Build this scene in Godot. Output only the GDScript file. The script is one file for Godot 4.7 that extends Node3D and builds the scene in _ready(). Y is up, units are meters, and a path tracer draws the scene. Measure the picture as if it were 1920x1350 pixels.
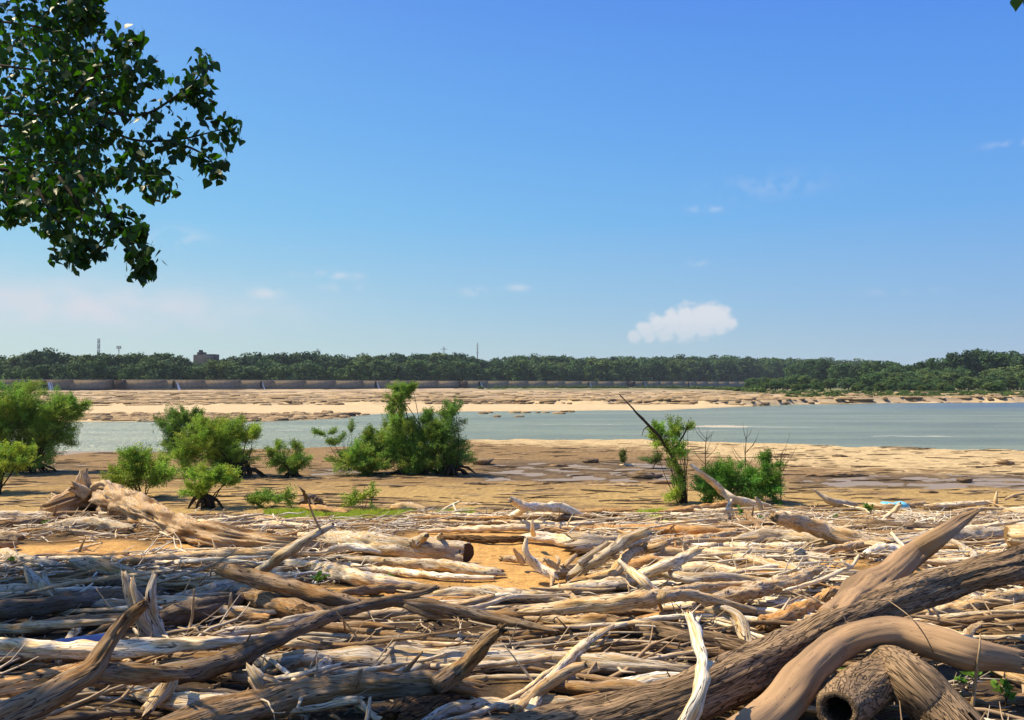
extends Node3D
# A driftwood beach on a river flat: logs in front, willow bushes on the mud, water, rock ledges, a dam wall and a wood behind.

const F := 1545.0            # focal length in pixels of a 1920-wide picture
const EYE := 3.2             # eye height over the river flat
const WATER := -0.15
var cam: Camera3D
var nz := FastNoiseLite.new()
var nr := FastNoiseLite.new()
var nc := FastNoiseLite.new()
var rng := RandomNumberGenerator.new()
var taken := {}
var M := {}
var shore_near := [[-700, 38.5], [0, 37.5], [125, 38.0], [600, 41.5], [780, 43.0], [880, 47.5], [1210, 47.0], [1400, 45.0], [1560, 43.0], [1920, 40.0], [2700, 38.0]]
var shore_far := [[-700, 70.0], [0, 71.5], [170, 73.0], [480, 73.5], [640, 80.0], [690, 88.0], [760, 94.0], [880, 99.0], [1230, 103.0], [1330, 112.0], [1500, 133.0], [1620, 140.0], [1920, 147.0], [2700, 160.0]]
var ledge := [[-700, 112.0], [0, 114.0], [500, 118.0], [700, 122.0], [900, 124.0], [1400, 123.0], [1500, 134.0], [1600, 141.0], [1920, 148.0], [2700, 162.0]]
var pale_edge := [[-700, 60.0], [600, 50.0], [870, 43.5], [1000, 42.0], [1200, 40.0], [1300, 36.0], [1450, 32.0], [1600, 30.0], [1920, 28.6], [2700, 28.0]]
var patches := []            # sandy clearings between the logs: [centre x, depth, half width, half depth]
var dam_a := Vector3(-380, 0, -52)
var dam_b := Vector3(191, 0, -641)


func _ready():
	nz.seed = 11; nz.noise_type = FastNoiseLite.TYPE_SIMPLEX_SMOOTH; nz.frequency = 1.0; nz.fractal_type = FastNoiseLite.FRACTAL_NONE
	nr.seed = 5; nr.noise_type = FastNoiseLite.TYPE_SIMPLEX_SMOOTH; nr.frequency = 1.0; nr.fractal_type = FastNoiseLite.FRACTAL_FBM; nr.fractal_octaves = 3
	nc.seed = 8; nc.noise_type = FastNoiseLite.TYPE_CELLULAR; nc.frequency = 1.0; nc.cellular_return_type = FastNoiseLite.RETURN_CELL_VALUE
	rng.seed = 4242
	cam = Camera3D.new(); cam.name = "camera"; add_child(cam)
	cam.position = Vector3(0, EYE, 0)
	cam.fov = 47.2; cam.near = 0.1; cam.far = 6000.0
	cam.rotation = Vector3(atan(44.0 / F), 0, 0)
	cam.current = true
	var env := Environment.new()
	env.background_mode = Environment.BG_SKY
	var sky := Sky.new()
	var pan := PanoramaSkyMaterial.new()
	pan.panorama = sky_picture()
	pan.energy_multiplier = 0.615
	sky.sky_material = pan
	env.sky = sky
	env.tonemap_mode = Environment.TONE_MAPPER_LINEAR
	env.tonemap_exposure = 1.55
	env.fog_enabled = true
	env.fog_density = 0.00013
	env.fog_light_color = Color(0.80, 0.86, 0.93)
	env.sdfgi_enabled = true; env.ssao_enabled = true; env.ssil_enabled = true
	var we := WorldEnvironment.new(); we.name = "world_environment"; we.environment = env; add_child(we)
	var sun := DirectionalLight3D.new(); sun.name = "sun"
	sun.light_energy = 1.55; sun.light_color = Color(1.0, 0.925, 0.78); sun.light_angular_distance = 0.5; sun.shadow_enabled = true
	add_child(sun)
	sun.look_at_from_position(Vector3(-0.50, 0.84, -0.10) * 10.0, Vector3.ZERO, Vector3(0, 0, -1))
	materials()
	clearings()
	build_ground()
	build_water()
	build_far_bank()
	build_dam()
	build_wood()
	build_skyline()
	build_willows()
	build_mud_bits()
	build_logs()
	build_scatter()
	build_small_plants()
	build_cottonwood()


# ---------------------------------------------------------------- helpers
func numbered(called: String) -> String:
	if not taken.has(called):
		taken[called] = 0
		return called
	taken[called] += 1
	return "%s_%03d" % [called, taken[called]]

func tag(o, label = "", category = "", group = "", kind = ""):
	if label != "": o.set_meta("label", label)
	if category != "": o.set_meta("category", category)
	if group != "": o.set_meta("group", group)
	if kind != "": o.set_meta("kind", kind)
	return o

func thing(called: String, at: Vector3, label: String, category: String, group = "") -> Node3D:
	var o := Node3D.new()
	o.name = numbered(called); add_child(o)
	o.position = at
	tag(o, label, category, group)
	return o

func put(called: String, mesh: Mesh, mat: Material, parent = null, at := Vector3.ZERO) -> MeshInstance3D:
	var o := MeshInstance3D.new()
	o.name = numbered(called) if parent == null else called
	o.mesh = mesh
	o.material_override = mat
	o.position = at
	(self if parent == null else parent).add_child(o, true)
	return o

func copy(o: Node3D, at: Vector3, turn: float, size: Vector3, label := "") -> Node3D:
	var r = o.duplicate()
	r.name = numbered(String(o.name).rstrip("0123456789").rstrip("_"))
	add_child(r)
	r.transform = Transform3D(Basis(Vector3.UP, turn).scaled_local(size), at)
	if label != "": r.set_meta("label", label)
	return r

func ray(px: float, py: float) -> Vector3:   # direction through a pixel of the photograph, one metre deep
	var v: Vector3 = cam.basis * Vector3((px - 960.0) / F, (675.0 - py) / F, -1.0)
	return v / -v.z

func deep(px: float, py: float, d: float) -> Vector3:
	return Vector3(0, EYE, 0) + ray(px, py) * d

func spot(px: float, py: float, lift := 0.0) -> Vector3:   # where the sight line comes down to LIFT over the ground
	var r := ray(px, py)
	var d := 2.0
	while d < 700.0 and EYE + r.y * d > land(r.x * d, d) + lift:
		d *= 1.02
	var lo := d / 1.02
	for k in 14:
		var m := (lo + d) * 0.5
		if EYE + r.y * m > land(r.x * m, m) + lift: lo = m
		else: d = m
	return Vector3(r.x * d, EYE + r.y * d, -d)

func table(t: Array, x: float, d: float) -> float:   # a line of [pixel column, depth] read at a bearing
	var px := 960.0 + F * x / maxf(d, 1.0)
	if px <= t[0][0]: return t[0][1]
	for k in range(1, t.size()):
		if px < t[k][0]:
			return lerpf(t[k - 1][1], t[k][1], (px - t[k - 1][0]) / (t[k][0] - t[k - 1][0]))
	return t[-1][1]

func wet(x: float, d: float) -> float:   # where the flat lies low enough for puddles
	var px := 960.0 + F * x / maxf(d, 1.0)
	var a := smoothstep(1420, 1560, px) * smoothstep(24.4, 25.4, d) * (1.0 - smoothstep(27.0, 30.5, d))
	var b := smoothstep(820, 960, px) * (1.0 - smoothstep(1240, 1300, px)) * smoothstep(26.0, 27.5, d) * (1.0 - smoothstep(31.0, 37.0, d)) * 0.8
	var c := (1.0 - smoothstep(100, 260, px)) * smoothstep(28.0, 30.0, d) * (1.0 - smoothstep(32.0, 35.0, d)) * 0.6
	var e := smoothstep(560, 600, px) * (1.0 - smoothstep(660, 700, px)) * smoothstep(27.5, 28.5, d) * (1.0 - smoothstep(30.0, 32.0, d)) * 0.8
	return maxf(maxf(a, b), maxf(c, e))

func land(x: float, d: float) -> float:
	var z := -d
	var h := 0.0
	if d < 60.0:
		h = maxf(1.567 - 0.0733 * d, 0.04)
		if d > 17.0: h = lerpf(h, 0.045, smoothstep(17.0, 22.5, d))
		if d < 24.0: h += (nz.get_noise_2d(x * 0.45, z * 0.45) * 0.06 + nz.get_noise_2d(x * 1.7, z * 1.7) * 0.018) * (1.0 - smoothstep(17.0, 23.0, d))
		if d > 19.0:
			var k := smoothstep(19.0, 23.0, d)
			h += k * (nr.get_noise_2d(x * 0.55, z * 0.8) * 0.05 + nz.get_noise_2d(x * 3.0, z * 3.6) * 0.008 - 0.042 * wet(x, d) + 0.015)
		var s := table(shore_near, x, d) + nr.get_noise_2d(x * 0.25, 3.0) * 1.2
		if d > s - 4.0: h = lerpf(h, -0.8, clampf((d - s + 1.2) / 6.0, 0.0, 1.0))
		return h
	var f := table(shore_far, x, d) + nr.get_noise_2d(x * 0.08, 9.0) * 2.2
	if d < f - 6.0: return -0.8
	var l := table(ledge, x, d) + nr.get_noise_2d(x * 0.06, 21.0) * 4.0
	h = lerpf(-0.8, 0.02, clampf((d - f + 6.0) / 8.0, 0.0, 1.0))
	h += 0.10 * smoothstep(f, f + 14.0, d) + nr.get_noise_2d(x * 0.12, z * 0.2) * 0.08
	if d > l - 1.0:
		var n := nr.get_noise_2d(x * 0.022, z * 0.05) * 0.55 + nr.get_noise_2d(x * 0.11, z * 0.17) * 0.22
		var steps := 0.36 + 0.55 * clampf(n + 0.45, 0.0, 1.0) + 0.22 * smoothstep(l, l + 70.0, d)
		steps = floorf(steps * 6.5) / 6.5 + 0.05 * n
		h = lerpf(h, steps, smoothstep(l - 0.6, l + 0.5 + 1.2 * absf(n), d))
	if d > 420.0: h = lerpf(h, 0.7, smoothstep(420.0, 600.0, d))
	return h

func catmull(p: Array, k: int, t: float) -> Variant:
	var a = p[maxi(k - 1, 0)]; var b = p[k]; var c = p[mini(k + 1, p.size() - 1)]; var e = p[mini(k + 2, p.size() - 1)]
	var t2 := t * t
	return (b * 2.0 + (c - a) * t + (a * 2.0 - b * 5.0 + c * 4.0 - e) * t2 + (b * 3.0 - a - c * 3.0 + e) * (t2 * t)) * 0.5


class Buf:
	var v := PackedVector3Array()
	var uv := PackedVector2Array()
	var c := PackedColorArray()
	var i := PackedInt32Array()
	func mesh(smooth := true) -> ArrayMesh:
		var a := []
		a.resize(Mesh.ARRAY_MAX)
		a[Mesh.ARRAY_VERTEX] = v; a[Mesh.ARRAY_TEX_UV] = uv; a[Mesh.ARRAY_COLOR] = c; a[Mesh.ARRAY_INDEX] = i
		var st := SurfaceTool.new()
		st.create_from_arrays(a)
		if not smooth:
			st.deindex()
			st.set_smooth_group(-1)
		st.generate_normals()
		return st.commit()
	func point(p: Vector3, u: Vector2, col: Color) -> int:
		v.append(p); uv.append(u); c.append(col)
		return v.size() - 1
	func tri(a: int, b: int, d: int):
		i.append(a); i.append(b); i.append(d)
	func quad(a: int, b: int, d: int, e: int):
		i.append(a); i.append(b); i.append(d); i.append(a); i.append(d); i.append(e)
	func box(lo: Vector3, hi: Vector3, col := Color.WHITE):
		var x := [lo, hi]
		for f in [[0, 1, 2], [1, 2, 0], [2, 0, 1]]:
			for s in 2:
				var q := []
				for k in [[0, 0], [1, 0], [1, 1], [0, 1]]:
					var p := Vector3.ZERO
					p[f[0]] = x[s][f[0]]; p[f[1]] = x[k[0]][f[1]]; p[f[2]] = x[k[1]][f[2]]
					q.append(point(p, Vector2(p[f[1]], p[f[2]]), col))
				if s == 1: quad(q[0], q[3], q[2], q[1])
				else: quad(q[0], q[1], q[2], q[3])


# A branch or trunk: a tube through PTS with radii RAD, uneven all round, with broken, sawn or hollow ends.
# o: sides, seg (metres), rough, flute, bark (metres), ends [a, b], col, col2, seed, knots
func tube(b: Buf, pts: Array, rad: Array, o := {}):
	var sides: int = o.get("sides", 10)
	var seg: float = o.get("seg", 0.12)
	var rough: float = o.get("rough", 0.12)
	var flute: float = o.get("flute", 0.05)
	var bark: float = o.get("bark", 0.0)
	var grain: float = o.get("grain", 4.6 if bark > 0.0 else 3.6)
	var bark_run: float = o.get("bark_run", 1.5)
	var split: float = o.get("split", 0.0)
	var ends: Array = o.get("ends", ["break", "break"])
	var col: Color = o.get("col", Color(0.5, 0.45, 0.38))
	var col2: Color = o.get("col2", col)
	var slant: Vector3 = o.get("slant", Vector3.ZERO)
	var sd: float = o.get("seed", 1) * 7.31
	var c := []; var r := []
	for k in range(pts.size() - 1):
		var n := maxi(1, ceili((pts[k + 1] - pts[k]).length() / seg))
		for j in n:
			c.append(catmull(pts, k, float(j) / n)); r.append(maxf(0.002, catmull(rad, k, float(j) / n)))
	c.append(pts[-1]); r.append(rad[-1])
	var big := 0.0
	for q in r: big = maxf(big, q)
	var kn := []
	for k in int(o.get("knots", 0)):
		kn.append([rng.randf(), rng.randf() * TAU, rng.randf_range(0.25, 0.5)])
	var t: Vector3 = (c[1] - c[0]).normalized()
	var nrm: Vector3 = t.cross(Vector3.UP if absf(t.y) < 0.9 else Vector3.RIGHT).normalized()
	var nu := maxi(1, roundi(big * TAU / 0.34))
	var s := 0.0
	var total := 0.0
	for k in range(1, c.size()): total += (c[k] - c[k - 1]).length()
	var first := b.v.size()
	var w := sides + 1
	var vo := rng.randf() * 3.0
	var uo := rng.randf()
	for k in c.size():
		if k: s += (c[k] - c[k - 1]).length()
		t = (c[mini(k + 1, c.size() - 1)] - c[maxi(k - 1, 0)]).normalized()
		nrm = (nrm - t * nrm.dot(t)).normalized()
		var bi := t.cross(nrm)
		var tip := 0.0
		var mode = ""
		if k == 0: mode = ends[0]; tip = -1.0
		elif k == c.size() - 1: mode = ends[1]; tip = 1.0
		for j in w:
			var a := TAU * float(j % sides) / sides
			var ca := cos(a); var sa := sin(a)
			var m: float = 1.0 + rough * nz.get_noise_3d(ca * 0.7 + sd, sa * 0.7, s * 0.9 / maxf(big, 0.05) * 0.35) * 1.6
			m += flute * nz.get_noise_3d(ca * 2.6 - sd, sa * 2.6, s * 0.8)
			if split > 0.0:   # long drying cracks
				var q1 := absf(nz.get_noise_3d(ca * 2.7 + sd * 1.3, sa * 2.7, s * 0.5))
				m -= split * maxf(0.0, 1.0 - q1 * 9.0)
				m += 0.03 * nz.get_noise_3d(ca * 6.5 - sd, sa * 6.5, s * 1.6)
			var f1 := 0.0
			if bark > 0.0:
				var sw := s * 1.1 + 0.25 * nz.get_noise_2d(s * 3.0 + sd, a)
				var wob := 0.2 * nz.get_noise_2d(s * 2.2 + sd, 9.0)
				f1 = absf(nz.get_noise_3d(cos(a + wob) * 3.4 + sd, sin(a + wob) * 3.4, sw * bark_run)) + 0.35 * absf(nz.get_noise_3d(ca * 9.0 + sd, sa * 9.0, s * 5.0))
				f1 = sqrt(minf(f1 * 2.2, 1.0))
				m += bark / r[k] * (f1 - 0.6)
			for q in kn:
				var da: float = angle_difference(a, q[1]) * r[k]; var ds: float = s - q[0] * total
				var kr: float = big * q[2]
				var e: float = (da * da + ds * ds) / (kr * kr)
				if e < 6.0: m += 0.35 * q[2] * exp(-e) - 0.4 * q[2] * exp(-e * 7.0)
			var p: Vector3 = c[k] + (nrm * ca + bi * sa) * r[k] * m
			if mode == "saw": p -= t * tip * slant.dot(p - c[k])
			if mode == "break": p += t * tip * r[k] * (2.6 * absf(nz.get_noise_2d(ca * 2.4 + sd, sa * 2.4)) - 0.4 + 0.8 * nz.get_noise_2d(ca * 6.0 + sd, sa * 6.0))
			var g := clampf(0.5 + 0.9 * nz.get_noise_3d(ca * 0.8 + sd, sa * 0.8 + 4.0, s * 0.7), 0.0, 1.0)
			b.point(p, Vector2(float(j) / sides * nu + uo + 0.06 * nz.get_noise_3d(ca * 0.8 + sd, sa * 0.8, s * 1.3), s / grain + vo), col.lerp(col2, g * g))
	for k in c.size() - 1:
		for j in sides:
			var a0 := first + k * w + j
			b.quad(a0, a0 + w, a0 + w + 1, a0 + 1)
	for e in 2:
		var k: int = 0 if e == 0 else c.size() - 1
		var base := first + k * w
		t = (c[1] - c[0]).normalized() if e == 0 else (c[-1] - c[-2]).normalized()
		var out: Vector3 = -t if e == 0 else t
		if ends[e] == "hollow":
			var dp := 0.0
			var prev := base
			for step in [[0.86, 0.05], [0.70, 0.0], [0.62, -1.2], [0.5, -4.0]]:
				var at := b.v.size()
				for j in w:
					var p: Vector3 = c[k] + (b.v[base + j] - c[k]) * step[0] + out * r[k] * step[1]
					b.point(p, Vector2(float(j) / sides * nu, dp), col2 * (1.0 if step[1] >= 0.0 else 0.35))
				for j in sides:
					if e: b.quad(prev + j, at + j, at + j + 1, prev + j + 1)
					else: b.quad(prev + j, prev + j + 1, at + j + 1, at + j)
				prev = at
				dp += 0.1
			base = prev
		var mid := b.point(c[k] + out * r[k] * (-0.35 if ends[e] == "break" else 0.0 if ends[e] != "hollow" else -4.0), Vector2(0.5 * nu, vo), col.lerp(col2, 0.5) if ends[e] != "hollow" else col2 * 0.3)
		var ringat := b.v.size()
		for j in w:
			b.point(b.v[base + j], Vector2(cos(TAU * j / sides) * 0.5 + 0.5, vo + sin(TAU * j / sides) * 0.05), b.c[mid])
		for j in sides:
			if e: b.tri(ringat + j, mid, ringat + j + 1)
			else: b.tri(ringat + j, ringat + j + 1, mid)


# ---------------------------------------------------------------- sky
func lin(r: float, g: float, b: float) -> Color:
	return Color(r / 255.0, g / 255.0, b / 255.0).srgb_to_linear()

func sky_picture() -> Texture2D:
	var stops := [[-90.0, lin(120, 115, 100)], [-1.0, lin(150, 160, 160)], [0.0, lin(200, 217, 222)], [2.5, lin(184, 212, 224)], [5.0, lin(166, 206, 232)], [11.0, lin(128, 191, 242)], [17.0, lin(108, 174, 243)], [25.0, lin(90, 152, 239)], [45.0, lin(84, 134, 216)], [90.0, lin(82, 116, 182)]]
	var small := Image.create(288, 256, false, Image.FORMAT_RGBF)
	for y in 256:
		var el := 90.0 - (y + 0.5) / 256.0 * 180.0
		var c := Color.BLACK
		for k in range(1, stops.size()):
			if el <= stops[k][0]:
				c = stops[k - 1][1].lerp(stops[k][1], (el - stops[k - 1][0]) / (stops[k][0] - stops[k - 1][0]))
				break
		for x in 288:
			var az := (x - 16 + 0.5) / 256.0 * TAU
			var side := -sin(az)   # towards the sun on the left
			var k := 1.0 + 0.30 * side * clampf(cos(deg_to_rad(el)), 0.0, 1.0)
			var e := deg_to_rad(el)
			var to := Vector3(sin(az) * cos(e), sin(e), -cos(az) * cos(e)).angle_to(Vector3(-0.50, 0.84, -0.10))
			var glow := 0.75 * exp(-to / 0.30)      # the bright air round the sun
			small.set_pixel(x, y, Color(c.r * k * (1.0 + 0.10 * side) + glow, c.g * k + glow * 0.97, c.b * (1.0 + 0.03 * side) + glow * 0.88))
	small.resize(4608, 2048, Image.INTERPOLATE_CUBIC)
	small = small.get_region(Rect2i(256, 0, 4096, 2048))
	# clouds: middle and half size in pixels of the photograph, strength, grain
	for q in [[1275, 608, 100, 38, 0.80, 0], [495, 556, 36, 12, 0.55, 1], [970, 538, 26, 8, 0.45, 1], [885, 544, 30, 12, 0.35, 1], [620, 519, 75, 9, 0.5, 2], [1310, 495, 22, 9, 0.30, 1], [325, 462, 60, 18, 0.42, 2],
			[1330, 398, 60, 8, 0.28, 2], [1450, 362, 130, 28, 0.14, 2], [1900, 331, 50, 7, 0.35, 2], [120, 588, 480, 66, 0.85, 3], [640, 540, 60, 14, 0.22, 2], [1680, 560, 90, 10, 0.10, 2], [-500, 420, 300, 60, 0.5, 3], [2500, 520, 260, 50, 0.4, 3],
			[-1100, 300, 220, 70, 0.5, 2], [3300, 330, 320, 60, 0.4, 3]]:
		var az := atan((q[0] - 960.0) / F)
		if q[0] < -200 or q[0] > 2200: az = (q[0] - 960.0) / 1500.0
		var el := atan((719.0 - q[1]) / F)
		var cx := az / TAU * 4096.0
		var cy := (0.5 - el / PI) * 2048.0
		var rx: float = q[2] * 4096.0 / TAU / F
		var ry: float = q[3] * 2048.0 / PI / F
		for y in range(int(cy - ry * 2.2), int(cy + ry * 2.2) + 1):
			for x in range(int(cx - rx * 1.6), int(cx + rx * 1.6) + 1):
				var dx := (x - cx) / rx
				var dy := (y - cy) / ry
				var n := nr.get_noise_2d(x * 0.028 + q[0], y * 0.045)
				var n2 := nr.get_noise_2d(x * 0.09 + q[0], y * 0.12)
				var a := 0.0
				if q[5] == 0:
					var thick := -1.0     # puffs heaped to the right, ragged towards the lower left
					for f in [[-0.82, 0.62, 0.34], [-0.62, 0.32, 0.46], [-0.40, 0.02, 0.56], [-0.16, -0.18, 0.62], [0.10, -0.30, 0.66], [0.34, -0.34, 0.62], [0.56, -0.38, 0.60], [0.74, -0.26, 0.52], [0.88, 0.02, 0.36], [0.42, 0.18, 0.60], [0.10, 0.28, 0.62], [-0.28, 0.46, 0.52], [0.70, 0.20, 0.40], [-0.55, 0.70, 0.30]]:
						thick = maxf(thick, 1.0 - sqrt(pow((dx - f[0]) * 2.6, 2) + pow(dy - f[1], 2))  / (f[2] * 1.4))
					a = smoothstep(0.12, 0.62, thick + 0.26 * n2 + 0.22 * n) * lerpf(1.0, 0.62, smoothstep(-0.5, 0.8, dy))
				elif q[5] == 3:
					a = exp(-2.2 * (dx * dx + dy * dy)) * (0.85 + 0.5 * n)
				else:
					a = exp(-2.0 * (dx * dx + dy * dy)) * smoothstep(-0.35, 0.45, n + 0.5 * n2 + (0.25 if q[5] == 1 else 0.1))
				if a > 0.004:
					var at := Vector2i(posmod(x, 4096), clampi(y, 0, 2047))
					small.set_pixelv(at, small.get_pixelv(at).lerp(lin(222, 226, 236) if q[5] == 3 else lin(236, 236, 240), clampf(a * q[4], 0.0, 1.0)))
	return ImageTexture.create_from_image(small)


# ---------------------------------------------------------------- materials
func field(w: int, h: int, sd: int, freq: float, oct := 4, type := FastNoiseLite.TYPE_SIMPLEX_SMOOTH, frac := FastNoiseLite.FRACTAL_FBM) -> PackedByteArray:
	var n := FastNoiseLite.new()
	n.seed = sd; n.frequency = freq; n.noise_type = type; n.fractal_type = frac; n.fractal_octaves = oct
	if type == FastNoiseLite.TYPE_CELLULAR: n.cellular_return_type = FastNoiseLite.RETURN_DISTANCE2_SUB
	return n.get_seamless_image(w, h).get_data()

func paint(w: int, h: int, f: Callable) -> Array:   # [colour picture, height picture]
	var a := PackedByteArray(); a.resize(w * h * 3)
	var b := PackedByteArray(); b.resize(w * h)
	for k in w * h:
		var c: Color = f.call(k)
		a[k * 3] = int(clampf(c.r, 0, 1) * 255); a[k * 3 + 1] = int(clampf(c.g, 0, 1) * 255); a[k * 3 + 2] = int(clampf(c.b, 0, 1) * 255); b[k] = int(clampf(c.a, 0, 1) * 255)
	return [ImageTexture.create_from_image(Image.create_from_data(w, h, false, Image.FORMAT_RGB8, a)), ImageTexture.create_from_image(Image.create_from_data(w, h, false, Image.FORMAT_L8, b))]

func mat(name_: String, col: Color, rough := 0.9, pic = null, relief := 0.0, tri := 0.0, vertex := false) -> StandardMaterial3D:
	var m := StandardMaterial3D.new()
	m.resource_name = name_
	m.albedo_color = col.linear_to_srgb()
	m.roughness = rough
	m.vertex_color_use_as_albedo = vertex
	m.metallic_specular = 0.3
	if pic != null:
		m.albedo_texture = pic[0]
		if relief > 0.0:
			m.heightmap_enabled = true; m.heightmap_texture = pic[1]; m.heightmap_scale = relief
	if tri > 0.0:
		m.uv1_triplanar = true; m.uv1_world_triplanar = true; m.uv1_scale = Vector3.ONE * tri
	M[name_] = m
	return m

func foliage(name_: String, col: Color, back: Color, rough := 0.55) -> StandardMaterial3D:
	var m := mat(name_, col, rough)
	m.backlight_enabled = true
	m.backlight = back.linear_to_srgb()
	m.cull_mode = BaseMaterial3D.CULL_DISABLED
	m.vertex_color_use_as_albedo = true
	return m

func materials():
	var W := 512
	var n1 := field(W, W, 1, 0.012, 4)
	var n2 := field(W, W, 2, 0.05, 4)
	var n3 := field(W, W, 3, 0.02, 3)
	var n4 := field(W, W, 4, 0.16, 2)
	# weathered smooth wood: streaks, dark cracks, silver and tan
	var smooth := paint(W, W, func(k: int):
		var a := n1[k] / 255.0; var b := n2[k] / 255.0; var c := absf(n3[k] / 255.0 - 0.5); var d := n4[k] / 255.0
		var crack := (1.0 - smoothstep(0.006, 0.045, c)) * smoothstep(0.40, 0.52, a)
		var v := 0.92 + 0.60 * (b - 0.47) + 0.40 * (a - 0.47) + 0.16 * (d - 0.5)
		v *= 1.0 - 0.72 * crack
		var warm := clampf((0.62 - a) * 1.6, 0.05, 0.55)
		return Color(v * (1.0 + 0.16 * warm), v * (1.0 - 0.05 * warm), v * (1.02 - 0.40 * warm), clampf(0.35 + 0.45 * b + 0.15 * d - 0.6 * crack, 0.0, 1.0)))
	var sleek := paint(W, W, func(k: int):
		var a := n1[k] / 255.0; var b := n2[k] / 255.0; var c := absf(n3[k] / 255.0 - 0.5); var d := n4[k] / 255.0
		var crack := (1.0 - smoothstep(0.002, 0.014, c)) * smoothstep(0.50, 0.60, a)
		var v := (0.93 + 0.10 * (b - 0.45) + 0.16 * (a - 0.45) + 0.10 * (d - 0.5)) * (1.0 - 0.6 * crack)
		return Color(v, v * 0.985, v * 0.96, clampf(0.5 + 0.2 * b + 0.15 * d - 0.5 * crack, 0.0, 1.0)))
	# furrowed bark: long ridges with narrow dark furrows
	var r1 := field(W, W, 7, 0.021, 2, FastNoiseLite.TYPE_SIMPLEX_SMOOTH, FastNoiseLite.FRACTAL_FBM)
	var barkp := paint(W, W, func(k: int):
		var c := absf(r1[k] / 255.0 - 0.5) * 2.0; var b := n2[k] / 255.0; var d := n4[k] / 255.0; var a := n1[k] / 255.0
		var ridge := smoothstep(0.0, 0.20, c + 0.10 * (d - 0.5))
		var v := 0.46 + 0.36 * ridge + 0.30 * (b - 0.45) + 0.2 * (d - 0.5) + 0.3 * (a - 0.5)
		return Color(v, v * 0.97, v * 0.93, clampf(0.75 * ridge + 0.25 * b, 0.0, 1.0)))
	# rotten wood, broken into small cubes
	var ce := field(W, W, 9, 0.035, 1, FastNoiseLite.TYPE_CELLULAR, FastNoiseLite.FRACTAL_NONE)
	var rotp := paint(W, W, func(k: int):
		var c := ce[k] / 255.0; var a := n1[k] / 255.0; var b := n2[k] / 255.0; var d := n4[k] / 255.0
		var joint := smoothstep(0.02, 0.16, c)
		var v := (0.45 + 0.5 * (b - 0.3) + 0.5 * (a - 0.4) + 0.15 * (d - 0.5)) * lerpf(0.35, 1.0, joint)
		return Color(v, v * 0.95, v * 0.88, 0.55 * joint + 0.4 * b))
	# end grain: rings round the pith with radial checks
	var ringp := paint(256, 256, func(k: int):
		var x := (k % 256) / 128.0 - 1.0; var y := floorf(k / 256.0) / 128.0 - 1.0
		var r := sqrt(x * x + y * y); var a := atan2(y, x)
		var rr := r + 0.05 * nz.get_noise_2d(x * 2.0, y * 2.0)
		var v := 0.72 + 0.14 * sin(rr * 62.0) + 0.10 * nz.get_noise_2d(x * 14.0, y * 14.0)
		var ck := nz.get_noise_2d(cos(a) * 3.5, sin(a) * 3.5 + 7.0)
		v *= lerpf(1.0, 0.35, (1.0 - smoothstep(0.0, 0.05, absf(ck))) * smoothstep(0.1, 0.5, r))
		return Color(v, v * 0.93, v * 0.82, v))
	# earth, sand and rock
	var groundp := paint(W, W, func(k: int):
		var a := n1[k] / 255.0; var b := n2[k] / 255.0; var d := n4[k] / 255.0
		var v := 0.80 + 0.22 * (a - 0.5) + 0.30 * (b - 0.5) + 0.25 * (d - 0.5)
		return Color(v, v, v, 0.45 * b + 0.3 * d + 0.25 * a))
	var lay := field(W, W, 21, 0.02, 4)
	var rockp := paint(W, W, func(k: int):
		var a := lay[k] / 255.0; var b := n2[k] / 255.0; var d := n4[k] / 255.0
		var crack := 1.0 - smoothstep(0.0, 0.025, absf(a - 0.5))
		var v := (0.78 + 0.35 * (b - 0.5) + 0.3 * (a - 0.5) + 0.2 * (d - 0.5)) * (1.0 - 0.5 * crack)
		return Color(v, v * 0.985, v * 0.96, 0.6 * b + 0.3 * d - 0.4 * crack + 0.2))
	var wavep := paint(W, W, func(k: int):
		return Color(1, 1, 1, 0.6 * n2[k] / 255.0 + 0.4 * n3[k] / 255.0))
	mat("smooth_wood", Color(1.25, 1.25, 1.25), 0.88, smooth, 0.55, 0.0, true)
	M.smooth_wood.albedo_color = Color(1, 1, 1)
	mat("sleek_wood", Color.WHITE, 0.8, sleek, 0.3, 0.0, true)
	mat("bark", Color.WHITE, 0.95, barkp, 0.9, 0.0, true)
	mat("rot", Color.WHITE, 0.95, rotp, 1.0, 0.0, true)
	mat("end_grain", Color.WHITE, 0.9, ringp, 0.3, 0.0, true)
	mat("ground", Color.WHITE, 0.95, groundp, 1.2, 0.7, true)
	mat("rock", Color.WHITE, 0.95, rockp, 3.0, 0.35, true)
	mat("concrete", Color.WHITE, 0.9, groundp, 1.0, 0.09, true)
	var w := mat("water", Color.WHITE, 0.27)
	w.vertex_color_use_as_albedo = true
	w.metallic_specular = 0.5
	w.heightmap_enabled = true; w.heightmap_texture = wavep[1]; w.heightmap_scale = 14.0
	w.uv1_triplanar = true; w.uv1_world_triplanar = true; w.uv1_scale = Vector3(0.10, 0.10, 0.28)
	var p := mat("puddle", Color(0.23, 0.18, 0.125), 0.5)
	p.metallic_specular = 0.5
	p.heightmap_enabled = true; p.heightmap_texture = wavep[1]; p.heightmap_scale = 0.5
	p.uv1_triplanar = true; p.uv1_world_triplanar = true; p.uv1_scale = Vector3(0.5, 0.5, 0.5)
	mat("foam", Color(0.8, 0.82, 0.82), 0.8)
	mat("plain", Color.WHITE, 0.85, null, 0.0, 0.0, true)
	mat("steel", Color(0.22, 0.24, 0.26), 0.6)
	mat("light_blue_plastic", Color(0.16, 0.52, 0.80), 0.45)
	mat("dark_blue_plastic", Color(0.006, 0.025, 0.15), 0.4)
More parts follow.
